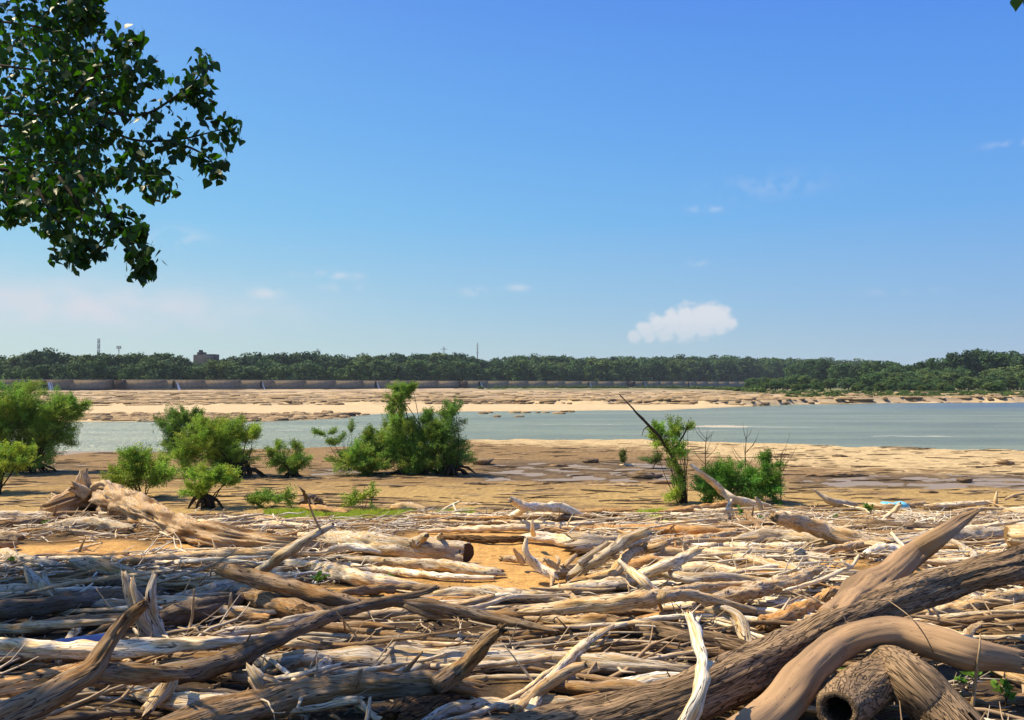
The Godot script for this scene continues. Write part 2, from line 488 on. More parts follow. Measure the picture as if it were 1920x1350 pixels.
	foliage("willow_leaf", Color(1, 1, 1), Color(0.85, 0.85, 0.7), 0.5)
	foliage("wood_leaf", Color(1, 1, 1), Color(0.30, 0.30, 0.3), 0.7)
	foliage("wood_leaf_light", Color(1.5, 1.4, 1.1), Color(0.4, 0.4, 0.35), 0.7)
	M.wood_leaf_light.albedo_color = Color(1, 1, 1)
	foliage("wood_leaf_dark", Color(0.66, 0.72, 0.78), Color(0.2, 0.25, 0.2), 0.75)
	foliage("cottonwood_leaf", Color(1, 1, 1), Color(0.75, 0.75, 0.75), 0.38)
	mat("stem", Color(0.085, 0.065, 0.045), 0.9, barkp, 0.5, 3.0)


# ---------------------------------------------------------------- ground and water
func clearings():
	for q in [[905, 1040, 190, 12.3, 3.2], [140, 1024, 150, 12.6, 1.4], [330, 1030, 110, 12.6, 1.1], [1640, 1058, 70, 10.3, 0.7], [890, 990, 130, 15.0, 1.2], [1290, 1002, 60, 14.3, 0.5], [640, 1100, 160, 9.2, 0.5], [560, 1110, 90, 9.0, 0.4], [1120, 1062, 60, 10.2, 0.4], [1480, 1030, 60, 11.5, 0.5], [980, 1085, 120, 9.7, 0.7]]:
		var p := spot(q[0], q[1])
		patches.append([p.x, q[3], q[2] * q[3] / F, q[4]])

func clearing(x: float, d: float) -> float:
	var most := 0.0
	for q in patches:
		var e := sqrt(pow((x - q[0]) / q[2], 2) + pow((d - q[1]) / q[3], 2))
		most = maxf(most, 1.0 - smoothstep(0.7, 1.15, e))
	return most

func ground_colour(x: float, d: float) -> Color:
	var z := -d
	var n := nr.get_noise_2d(x * 0.9, z * 0.9)
	var n2 := nz.get_noise_2d(x * 3.7, z * 3.7)
	if d < 60.0:
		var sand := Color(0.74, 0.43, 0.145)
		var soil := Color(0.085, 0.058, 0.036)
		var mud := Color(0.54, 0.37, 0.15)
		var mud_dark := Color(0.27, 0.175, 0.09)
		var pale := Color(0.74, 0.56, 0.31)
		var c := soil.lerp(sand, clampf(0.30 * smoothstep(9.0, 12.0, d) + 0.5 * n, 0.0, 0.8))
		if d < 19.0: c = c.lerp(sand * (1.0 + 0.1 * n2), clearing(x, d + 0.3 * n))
		var k := smoothstep(17.0, 20.0, d + n)
		if k > 0.0:
			var e := table(pale_edge, x, d) + 3.0 * n + 1.2 * n2
			var m := mud.lerp(mud_dark, smoothstep(0.0, 0.5, nr.get_noise_2d(x * 0.35 + 7.0, z * 0.75)) * 0.8)
			m = m.lerp(mud_dark * 1.1, smoothstep(23.5, 27.5, d + 1.5 * n) * 0.8)
			m = m.lerp(pale * (1.0 + 0.22 * n2), smoothstep(-1.0, 1.6, d - e) * (1.0 - 0.55 * smoothstep(0.15, 0.45, nr.get_noise_2d(x * 0.5, z * 1.1 + 40.0))))
			m = m.lerp(Color(0.075, 0.06, 0.05), smoothstep(0.2, 0.7, wet(x, d)) * (0.6 + 0.4 * n))
			c = c.lerp(m, k)
		return c
	var f := table(shore_far, x, d)
	var l := table(ledge, x, d)
	var px := 960.0 + F * x / d
	var sandy := Color(0.80, 0.62, 0.38)
	var stone := Color(0.62, 0.475, 0.31)
	var stone2 := Color(0.27, 0.20, 0.14)
	var c := sandy * (1.0 + 0.12 * n2)
	var t := nr.get_noise_2d(x * 0.07, z * 0.18)
	if d > l: c = stone.lerp(stone2, smoothstep(-0.2, 0.45, t)).lerp(sandy, smoothstep(0.05, 0.4, nr.get_noise_2d(x * 0.05 + 30.0, z * 0.09)) * 0.8)
	var g := smoothstep(1250, 1500, px) * smoothstep(165.0, 200.0, d + 20.0 * t)
	g = maxf(g, smoothstep(850, 930, px) * smoothstep(250.0, 330.0, d) * 0.8)
	c = c.lerp(Color(0.10, 0.15, 0.04), g * (0.6 + 0.4 * smoothstep(-0.3, 0.3, t)))
	if d > 520.0: c = Color(0.08, 0.10, 0.04)
	return c

func build_ground():
	var rows := []
	var d := -8.0
	while d < 6000.0:
		rows.append(d)
		if d < 26.0: d += 0.13
		elif d < 52.0: d += 0.25
		elif d < 70.0: d += 2.0
		elif d < 112.0: d += 1.0
		elif d < 215.0: d += 0.65
		elif d < 300.0: d += 2.0
		else: d *= 1.12
	var cols := 300
	var b := Buf.new()
	for k in rows.size():
		var half := maxf(9.0, rows[k] * 1.15)
		for j in cols + 1:
			var u := float(j) / cols * 2.0 - 1.0
			var x := half * (0.62 * u + 0.38 * u * u * u)
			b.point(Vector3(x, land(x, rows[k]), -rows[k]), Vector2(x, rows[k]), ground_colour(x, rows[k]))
	for k in rows.size() - 1:
		for j in cols:
			var a := k * (cols + 1) + j
			b.quad(a, a + cols + 1, a + cols + 2, a + 1)
	tag(put("ground", b.mesh(), M.ground), "", "", "", "structure")

func build_water():
	var b := Buf.new()
	var nx := 90; var nzr := 110
	for k in nzr + 1:
		var d := 30.0 * pow(12.0, float(k) / nzr)
		for j in nx + 1:
			var x := (float(j) / nx * 2.0 - 1.0) * d * 1.1
			# silt clouds drawn out along the current, deeper blue-grey water far right
			var n := nr.get_noise_2d(x * 0.028, d * 0.17)
			var n2 := nr.get_noise_2d(x * 0.12 + 9.0, d * 0.7)
			var c := Color(0.175, 0.20, 0.12) * (1.0 + 0.38 * n + 0.16 * n2)
			c = c.lerp(Color(0.085, 0.12, 0.15), smoothstep(0.35, 0.62, x / d + 0.1 * n) * smoothstep(95.0, 120.0, d + 20.0 * n))
			b.point(Vector3(x, WATER, -d), Vector2(x, d), c)
	for k in nzr:
		for j in nx:
			var a := k * (nx + 1) + j
			b.quad(a, a + nx + 1, a + nx + 2, a + 1)
	tag(put("river_water", b.mesh(), M.water), "", "", "", "structure")
	var c := Buf.new()
	for q in [[24.0, 30.0], [39.0, 45.0]]:
		for s in [-1, 1]:
			c.point(Vector3(s * q[1], 0.022, -q[0]), Vector2.ZERO, Color.WHITE)
	c.quad(0, 2, 3, 1)
	tag(put("puddle_water", c.mesh(), M.puddle), "", "", "", "structure")
	var bar := Buf.new()   # a pale bar just under and over the water's surface
	var at := deep(1350, 798, 64.5)
	var mid := bar.point(Vector3(at.x, WATER + 0.05, at.z), Vector2.ZERO, Color(0.66, 0.60, 0.50))
	for j in 40:
		var a := TAU * j / 40.0
		var r := 1.0 + 0.25 * nz.get_noise_2d(cos(a) * 2.0, sin(a) * 2.0 + 5.0)
		bar.point(Vector3(at.x + cos(a) * 2.6 * r, WATER - 0.01, at.z + sin(a) * 1.7 * r), Vector2.ZERO, Color(0.66, 0.60, 0.50))
	for j in 40: bar.tri(mid, 1 + j, 1 + (j + 1) % 40)
	tag(put("sand_bar", bar.mesh(), M.ground), "", "", "", "structure")
	var fo := Buf.new()   # long low streaks of foam on the current
	for q in [[920, 797, 120, 66], [1180, 797, 130, 66], [1450, 800, 60, 63], [640, 802, 60, 62], [165, 788, 26, 73.4], [560, 806, 40, 59], [1700, 818, 70, 52], [1300, 806, 70, 58]]:
		var p := deep(q[0], q[1], q[3])
		for s in 14:
			var x: float = p.x + rng.randf_range(-1, 1) * q[2] * q[3] / F
			var z: float = p.z + rng.randf_range(-0.9, 0.9)
			var l := rng.randf_range(0.3, 1.6); var w := rng.randf_range(0.012, 0.04)
			var i0 := fo.point(Vector3(x - l, WATER + 0.03, z), Vector2.ZERO, Color.WHITE)
			fo.point(Vector3(x, WATER + 0.034, z - w), Vector2.ZERO, Color.WHITE)
			fo.point(Vector3(x + l, WATER + 0.03, z), Vector2.ZERO, Color.WHITE)
			fo.point(Vector3(x, WATER + 0.034, z + w), Vector2.ZERO, Color.WHITE)
			fo.quad(i0, i0 + 1, i0 + 2, i0 + 3)
	tag(put("foam_streaks", fo.mesh(), M.foam), "", "", "", "stuff")


# ---------------------------------------------------------------- rocks
func rock_mesh(sd: int, flat := 0.45, col := Color(0.5, 0.4, 0.28)) -> ArrayMesh:
	var b := Buf.new()
	var w := 9; var h := 6
	for y in h + 1:
		for x in w + 1:
			var th := PI * y / h; var ph := TAU * (x % w) / w
			var p := Vector3(sin(th) * cos(ph), cos(th), sin(th) * sin(ph))
			var q := p * 1.7 + Vector3(sd * 3.7, 0, 0)
			var m := 1.0 + 0.28 * nz.get_noise_3d(q.x, q.y, q.z) + 0.18 * nc.get_noise_3d(q.x, q.y, q.z)
			p = Vector3(signf(p.x) * pow(absf(p.x), 0.7), clampf(p.y * 1.25, -0.85, 0.85), signf(p.z) * pow(absf(p.z), 0.7)) * m
			p.y *= flat
			b.point(p, Vector2(x, y), col * (1.0 + 0.25 * nz.get_noise_3d(q.x * 2.0, q.y * 2.0, q.z * 2.0)))
	for y in h:
		for x in w:
			var a := y * (w + 1) + x
			b.quad(a, a + 1, a + w + 2, a + w + 1)
	return b.mesh(false)

func build_far_bank():
	var rocks := []
	for k in 8: rocks.append(rock_mesh(k, 0.42, [Color(0.50, 0.37, 0.24), Color(0.40, 0.29, 0.19), Color(0.58, 0.45, 0.29), Color(0.30, 0.215, 0.15)][k % 4]))
	var first := {}
	var lay := func(called, px, py, d, size, k, label, group):
		var p := deep(px, py, d)
		p.y = land(p.x, d) + size * 0.12
		var o: Node3D
		if first.has(called):
			o = copy(first[called], p, rng.randf() * TAU, Vector3(size * rng.randf_range(0.8, 1.6), size, size), label)
			o.mesh = rocks[k]
			o.set_meta("group", group)
		else:
			o = tag(put(called, rocks[k], M.rock, null, p), label, "rock", group)
			o.scale = Vector3.ONE * size
			first[called] = o
	# a band of broken slabs along the far water's edge, left
	for k in 210:
		var px := rng.randf_range(165, 700)
		var d := lerpf(73.0, 83.0, rng.randf()) + maxf(0.0, px - 480.0) * 0.03
		lay.call("shore_rock", px, 780, d, rng.randf_range(0.18, 0.52), rng.randi() % 8, "angular brown rock in the band of rocks along the far water's edge, left", "broken rocks along the far water's edge")
	for q in [[908, 771, 0.5, 3], [918, 773, 0.45, 0], [967, 773, 0.6, 2], [972, 765, 0.35, 0], [985, 773, 0.5, 2], [1008, 773, 0.3, 1], [1023, 773, 0.35, 2], [1046, 771, 0.5, 0], [1060, 775, 0.4, 3], [1072, 775, 0.45, 1], [935, 765, 0.4, 1]]:
		var o = tag(put("river_rock", rocks[q[3]], M.rock, null, Vector3(deep(q[0], q[1], 94.0).x, WATER + 0.02, -94.0 + (q[1] - 773) * -1.4)), "small rock standing in the water off the far sand bank", "rock", "rocks standing in the river")
		o.scale = Vector3(q[2] * 1.5, q[2], q[2])
		o.rotation.y = rng.randf() * 3.0
	# slabs fallen from the ledge
	for k in 88:
		var px := rng.randf_range(480, 1920)
		var p := deep(px, 750, 124.0)
		var l := table(ledge, p.x, 124.0)
		lay.call("ledge_rock", px, 750, l + rng.randf_range(-1.6, 1.6), rng.randf_range(0.2, 0.6), rng.randi() % 8, "tan limestone slab fallen along the low rock ledge before the dam", "slabs along the rock ledge")
	var mm := MultiMesh.new()
	mm.transform_format = MultiMesh.TRANSFORM_3D
	mm.use_colors = true
	mm.mesh = rocks[2]
	mm.instance_count = 5200
	for k in 5200:
		var d := rng.randf_range(125.0, 230.0)
		var x := rng.randf_range(-0.75, 0.75) * d
		if nr.get_noise_2d(x * 0.03, d * 0.09) < -0.12: d = table(ledge, x, d) + rng.randf_range(-1.5, 30.0)
		var s := rng.randf_range(0.12, 0.5)
		if k < 1200:
			d = rng.randf_range(73.0, 83.0); x = (rng.randf_range(150.0, 720.0) - 960.0) / F * d; s *= 0.75
		elif k > 3000:
			s = rng.randf_range(0.25, 0.85)
		else:
			x = rng.randf_range(-0.62, 0.62) * 125.0
			d = table(ledge, x, 125.0) + rng.randf_range(-1.5, 5.0) + 8.0 * pow(rng.randf(), 3.0)
		mm.set_instance_transform(k, Transform3D(Basis(Vector3.UP, rng.randfn() * 0.5).scaled_local(Vector3(s * rng.randf_range(1.0, 3.4), s * 0.75, s)), Vector3(x, land(x, d) + 0.03, -d)))
		mm.set_instance_color(k, Color(1, 0.97, 0.93) * rng.randf_range(0.62, 1.35))
	var o := MultiMeshInstance3D.new()
	o.name = "rock_rubble"; o.multimesh = mm; o.material_override = M.rock
	add_child(o)
	tag(o, "", "", "", "stuff")
	# stones on the near mud
	for q in [[905, 866, 0.55, 1, "brown block of stone on the wet mud, left of two"], [1107, 864, 0.42, 3, "dark brown stone on the wet mud, right of two"], [1808, 901, 0.3, 3, "small dark stone at the edge of the pale rock flat"]]:
		var p := spot(q[0], q[1] + 4)
		var r = tag(put("mud_stone", rocks[q[3]], M.rock, null, p + Vector3.UP * 0.1), q[4], "rock")
		r.scale = Vector3(q[2], q[2] * 0.8, q[2]) * 0.7
		r.rotation.y = rng.randf() * 3.0


# ---------------------------------------------------------------- dam
func build_dam():
	var along := (dam_b - dam_a).normalized()
	var back := along.cross(Vector3.UP).normalized()
	if back.z > 0: back = -back
	var turn := Basis(along, Vector3.UP, -back)   # local x along the wall, z towards the viewer
	var o := thing("dam_wall", dam_a, "long low grey concrete dam wall with dark piers across the river", "dam")
	o.basis = turn
	var total := (dam_b - dam_a).length()
	var where := func(px: float) -> float:        # place along the wall on the bearing of a pixel column
		var t := (px - 960.0) / F
		return (-dam_a.z * t - dam_a.x) / (along.x + along.z * t)
	var cuts := [0.0]
	for px in [213, 232, 862, 872, 1177, 1187]: cuts.append(where.call(px))
	cuts.append(total)
	var face := Color(0.43, 0.345, 0.235)
	for k in cuts.size() - 1:
		var a: float = cuts[k]; var e: float = cuts[k + 1]
		var b := Buf.new()
		if k % 2 == 0:
			# the face is cast in bays with shallow joints
			var n := maxi(1, int((e - a) / 14.0))
			for j in n:
				var x0 := lerpf(a, e, float(j) / n) + 0.02; var x1 := lerpf(a, e, float(j + 1) / n) - 0.02
				b.box(Vector3(x0, -0.5, -1.2), Vector3(x1, 4.35, rng.randf_range(0.0, 0.02)), face * rng.randf_range(0.975, 1.03))
			put("wall_section", b.mesh(false), M.concrete, o)
			var c := Buf.new()
			c.box(Vector3(a, 4.352, -1.6), Vector3(e, 4.62, 0.25), Color(0.42, 0.41, 0.40))
			put("coping", c.mesh(false), M.concrete, o)
			var f := Buf.new()
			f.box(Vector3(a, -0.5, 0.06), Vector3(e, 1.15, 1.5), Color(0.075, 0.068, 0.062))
			put("footing", f.mesh(false), M.concrete, o)
			var g := Buf.new()
			g.box(Vector3(a, 1.153, 0.07), Vector3(e, 1.33, 1.62), Color(0.30, 0.29, 0.28))
			put("sill_edge", g.mesh(false), M.concrete, o)
		else:
			b.box(Vector3(a + 0.01, -0.5, -1.4), Vector3(e - 0.01, 4.4, 1.9), Color(0.105, 0.075, 0.06))
			put("pier", b.mesh(false), M.concrete, o)
	# water leaking over the wall
	var names := ["white water spilling over the dam wall left of the first pier", "white water spilling over the dam wall right of the first pier", "thin leak on the dam wall behind the willows, left", "thin leak on the dam wall behind the tall willow", "thin leak on the dam wall just right of the middle pier", "thin leak on the dam wall left of the right pier", "white leak on the dam wall right of the right pier", "last thin leak on the dam wall towards the shrubs"]
	var pxs := [92, 331, 491, 706, 900, 1104, 1207, 1291]
	for k in pxs.size():
		var x: float = where.call(pxs[k])
		var big: float = [1.5, 1.2, 0.55, 0.8, 0.8, 0.8, 1.1, 0.8][k]
		var t := thing("water_spill", dam_a + turn * Vector3(x, 0.0, 0.4), names[k], "waterfall")
		t.basis = turn
		var b := Buf.new()
		for s in 7:
			var x0 := rng.randf_range(-0.45, 0.35) * big
			var w := rng.randf_range(0.06, 0.15) * big
			var lean := rng.randf_range(0.0, 0.25) * big
			var top := rng.randf_range(3.2, 4.2)
			var i0 := b.point(Vector3(x0, top, 0.1), Vector2.ZERO, Color(0.7, 0.72, 0.72))
			b.point(Vector3(x0 + w, top, 0.1), Vector2.ZERO, Color(0.7, 0.72, 0.72))
			b.point(Vector3(x0 + w * 1.3 + lean, 0.65, 1.9), Vector2.ZERO, Color(0.75, 0.77, 0.77))
			b.point(Vector3(x0 + lean - w * 0.3, 0.65, 1.9), Vector2.ZERO, Color(0.75, 0.77, 0.77))
			b.quad(i0, i0 + 1, i0 + 2, i0 + 3)
		put("water_sheet", b.mesh(false), M.plain, t)
		var c := Buf.new()
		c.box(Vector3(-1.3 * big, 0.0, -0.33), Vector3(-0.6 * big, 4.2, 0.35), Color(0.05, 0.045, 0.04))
		put("gate_post", c.mesh(false), M.concrete, t)
		if big > 0.7:
			var f := rock_mesh(3 + k, 0.3, Color(0.75, 0.77, 0.77))
			var m := put("foam", f, M.plain, t, Vector3(0.5 * big, 0.5, 2.4))
			m.scale = Vector3(1.3 * big, 0.8, 0.7)


# ---------------------------------------------------------------- the wood behind the dam
func tree_mesh(sd: int, tall: float, wide: float, low: float, n_lobe: int, leaf: float, dense: int, col: Color) -> ArrayMesh:
	# a broadleaf crown one unit high: lobes of leaf clumps round a dark inside
	var b := Buf.new()
	var g := RandomNumberGenerator.new(); g.seed = 100 + sd
	for k in n_lobe:
		var t := (k + 0.5) / n_lobe
		var y := lerpf(low + 0.12, tall - 0.13, pow(t, 0.8))
		var rr := wide * sqrt(maxf(0.05, 1.0 - pow((y - lerpf(low, tall, 0.42)) / (tall - low) * 1.75, 2)))
		var an := k * 2.4 + g.randf() * 0.8
		var off := rr * g.randf_range(0.25, 0.72)
		var c := Vector3(cos(an) * off, y, sin(an) * off)
		var r := wide * g.randf_range(0.34, 0.52)
		var tint := g.randf_range(0.8, 1.25)
		for j in dense:
			var p := Vector3(g.randfn(), g.randfn() * 0.9 + 0.25, g.randfn()).normalized()
			var q := c + p * r * Vector3(1.0, 0.8, 1.0) * (0.75 + 0.35 * pow(g.randf(), 2.0))
			var nrm := (p + Vector3(g.randfn(), g.randfn(), g.randfn()) * 0.45).normalized()
			var u := nrm.cross(Vector3(g.randfn(), g.randfn(), g.randfn())).normalized()
			var v := nrm.cross(u)
			var s := leaf * g.randf_range(0.6, 1.3)
			var cc := col * tint * g.randf_range(0.75, 1.3)
			var i0 := b.point(q - u * s, Vector2.ZERO, cc)
			b.point(q + v * s * 0.7, Vector2.ZERO, cc); b.point(q + u * s, Vector2.ZERO, cc); b.point(q - v * s * 0.7, Vector2.ZERO, cc)
			b.quad(i0, i0 + 1, i0 + 2, i0 + 3)
		for j in 8:   # the dense inside
			var i0 := b.v.size()
			for e in 3:
				b.point(c + Vector3(g.randfn(), g.randfn(), g.randfn()).normalized() * r * 0.75, Vector2.ZERO, col * 0.8)
			b.tri(i0, i0 + 1, i0 + 2)
	return b.mesh(false)

func along_bank(px: float) -> String:
	for q in [[60, "at the far left edge"], [165, "left of the lattice mast"], [260, "by the lattice mast and phone mast"], [350, "just left of the brick building"], [430, "by the brick building"], [560, "above the broad yellow-green willow"], [700, "left of the tallest willow"], [800, "behind the tallest willow"], [880, "just left of the steel power pole"], [960, "by the steel power pole"], [1110, "right of the steel power pole"], [1230, "behind the dead leaning pole"], [1380, "under the large white cloud"], [1500, "where the dam meets the thicket"], [1640, "right of the dam's end"], [1790, "behind the right half of the pool"], [1880, "under the highest crowns at right"]]:
		if px < q[0]: return q[1]
	return "by the right edge"

func build_wood():
	var crowns := []
	for k in 7:
		var col: Color = [Color(0.050, 0.105, 0.028), Color(0.040, 0.088, 0.028), Color(0.064, 0.120, 0.030), Color(0.038, 0.082, 0.030), Color(0.055, 0.108, 0.036), Color(0.085, 0.132, 0.034), Color(0.044, 0.094, 0.026)][k]
		crowns.append(tree_mesh(k, 1.0, [0.42, 0.5, 0.36, 0.46, 0.55, 0.40, 0.48][k], [0.12, 0.08, 0.15, 0.05, 0.1, 0.06, 0.02][k], 13 + k % 3 * 2, 0.034, 120, col))
	var tb := Buf.new()
	tube(tb, [Vector3(0, -0.03, 0), Vector3(0.01, 0.2, 0), Vector3(0.0, 0.45, 0.01), Vector3(0.03, 0.7, 0)], [0.028, 0.02, 0.016, 0.008], {"sides": 6, "seg": 0.1})
	var trunk := tb.mesh()
	var plant := func(called, px: float, d: float, top: float, k: int, wide: float, label: String, group: String, cat := "tree"):
		var base := deep(px, 719, d)
		base.y = land(base.x, d)
		var high := maxf(1.2, EYE + (719.0 - top) / F * d - base.y)
		var o := thing(called, base, label, cat, group)
		put("crown", crowns[k], [M.wood_leaf, M.wood_leaf_light, M.wood_leaf_dark][([0, 1, 1, 0, 1, 1, 0] if called in ["edge_tree", "bank_shrub"] else [0, 2, 2, 0, 0, 2, 1])[rng.randi() % 7]], o)
		put("trunk", trunk, M.stem, o)
		o.transform.basis = Basis(Vector3.UP, rng.randf() * TAU).scaled_local(Vector3(high * wide, high, high * wide))
	var tops := [[-160, 668], [0, 672], [40, 664], [70, 651], [105, 663], [180, 662], [270, 660], [330, 663], [352, 676], [408, 677], [430, 666], [500, 660], [525, 657], [600, 662], [660, 669], [700, 663], [760, 662], [850, 661], [915, 676], [960, 665], [1100, 668], [1200, 669], [1290, 667], [1400, 669], [1500, 672], [1600, 675], [1700, 674], [1780, 668], [1805, 656], [1850, 653], [1890, 657], [1920, 660], [2100, 662]]
	var top_at := func(px: float) -> float:
		for k in range(1, tops.size()):
			if px < tops[k][0]: return lerpf(tops[k - 1][1], tops[k][1], (px - tops[k - 1][0]) / float(tops[k][0] - tops[k - 1][0]))
		return 662.0
	var dam_d := func(px: float) -> float: return 1.0 / lerpf(1.0 / 270.0, 1.0 / 641.0, px / 1420.0)
	# the skyline of the wood behind the dam
	var px := -520.0
	while px < 1640.0:
		var d: float = dam_d.call(minf(px, 1500.0)) + 95.0 + rng.randf_range(-10, 10)
		plant.call("wood_tree", px, d, top_at.call(px) + rng.randf_range(-1.5, 3.0), rng.randi() % 7, rng.randf_range(0.95, 1.25), "dark skyline tree of the wood behind the dam, " + along_bank(px), "trees on the skyline of the wood")
		px += rng.randf_range(14, 22) * 420.0 / d
	# the lower front edge of the wood, just behind the dam
	px = -520.0
	while px < 1560.0:
		var d: float = dam_d.call(minf(px, 1500.0)) + 45.0 + rng.randf_range(-12, 14)
		plant.call("edge_tree", px, d, rng.randf_range(671, 690), rng.randi() % 7, rng.randf_range(0.95, 1.4), "lower, lighter tree right behind the dam wall, " + along_bank(px), "trees at the front edge of the wood")
		px += rng.randf_range(17, 26) * 420.0 / d
	# taller trees standing nearer on the right
	px = 1490.0
	while px < 2120.0:
		var d := lerpf(480.0, 345.0, smoothstep(1490.0, 1700.0, px)) + rng.randf_range(-25, 25)
		plant.call("bank_tree", px, d, top_at.call(px) + rng.randf_range(-2.0, 7.0) + (2.0 if px < 1790 else 0.0), [1, 3, 0, 6][rng.randi() % 4], rng.randf_range(0.95, 1.25), "tall dark tree behind the shrub thicket, " + along_bank(px), "tall trees of the nearer wood on the right")
		px += rng.randf_range(15, 24)
	# shrubs stepping down to the rocks on the right
	for k in 150:
		px = lerpf(1395.0, 2100.0, rng.randf())
		var t := rng.randf()
		var near := smoothstep(1380.0, 1800.0, px)
		var d := lerpf(330.0, 212.0, t)
		var top := lerpf(lerpf(707.0, 684.0, near), lerpf(729.0, 722.0, near), pow(t, 0.8)) + rng.randf_range(-5, 5)
		plant.call("bank_shrub", px, d, top, [2, 4, 5, 0][rng.randi() % 4], rng.randf_range(1.2, 1.9), "shrub %s of the thicket, %s" % ["at the back" if t < 0.35 else "in the middle" if t < 0.7 else "at the front", along_bank(px)], "shrubs of the thicket on the right", "shrub")
	# low green along the foot of the dam: nobody could count it
	var mm := MultiMesh.new()
	mm.transform_format = MultiMesh.TRANSFORM_3D
	mm.mesh = tree_mesh(55, 1.0, 0.9, 0.0, 7, 0.11, 50, Color(0.085, 0.135, 0.035))
	mm.instance_count = 900
	for k in 900:
		px = lerpf(890.0, 2200.0, pow(rng.randf(), 0.7))
		var d: float = minf(dam_d.call(minf(px, 1420.0)) - rng.randf_range(8.0, 60.0), lerpf(420.0, 165.0, smoothstep(1250.0, 1480.0, px)) + rng.randf_range(-10.0, 75.0) * smoothstep(1250.0, 1500.0, px))
		var x := (px - 960.0) / F * d
		var s := rng.randf_range(0.5, 1.4) * (0.55 if px > 1430 else 1.0)
		mm.set_instance_transform(k, Transform3D(Basis(Vector3.UP, rng.randf() * TAU).scaled_local(Vector3(s * 1.5, s, s * 1.5)), Vector3(x, land(x, d) - 0.1, -d)))
	var o := MultiMeshInstance3D.new()
	o.name = "shrubbery"; o.multimesh = mm; o.material_override = M.wood_leaf
	add_child(o)
	tag(o, "", "", "", "stuff")


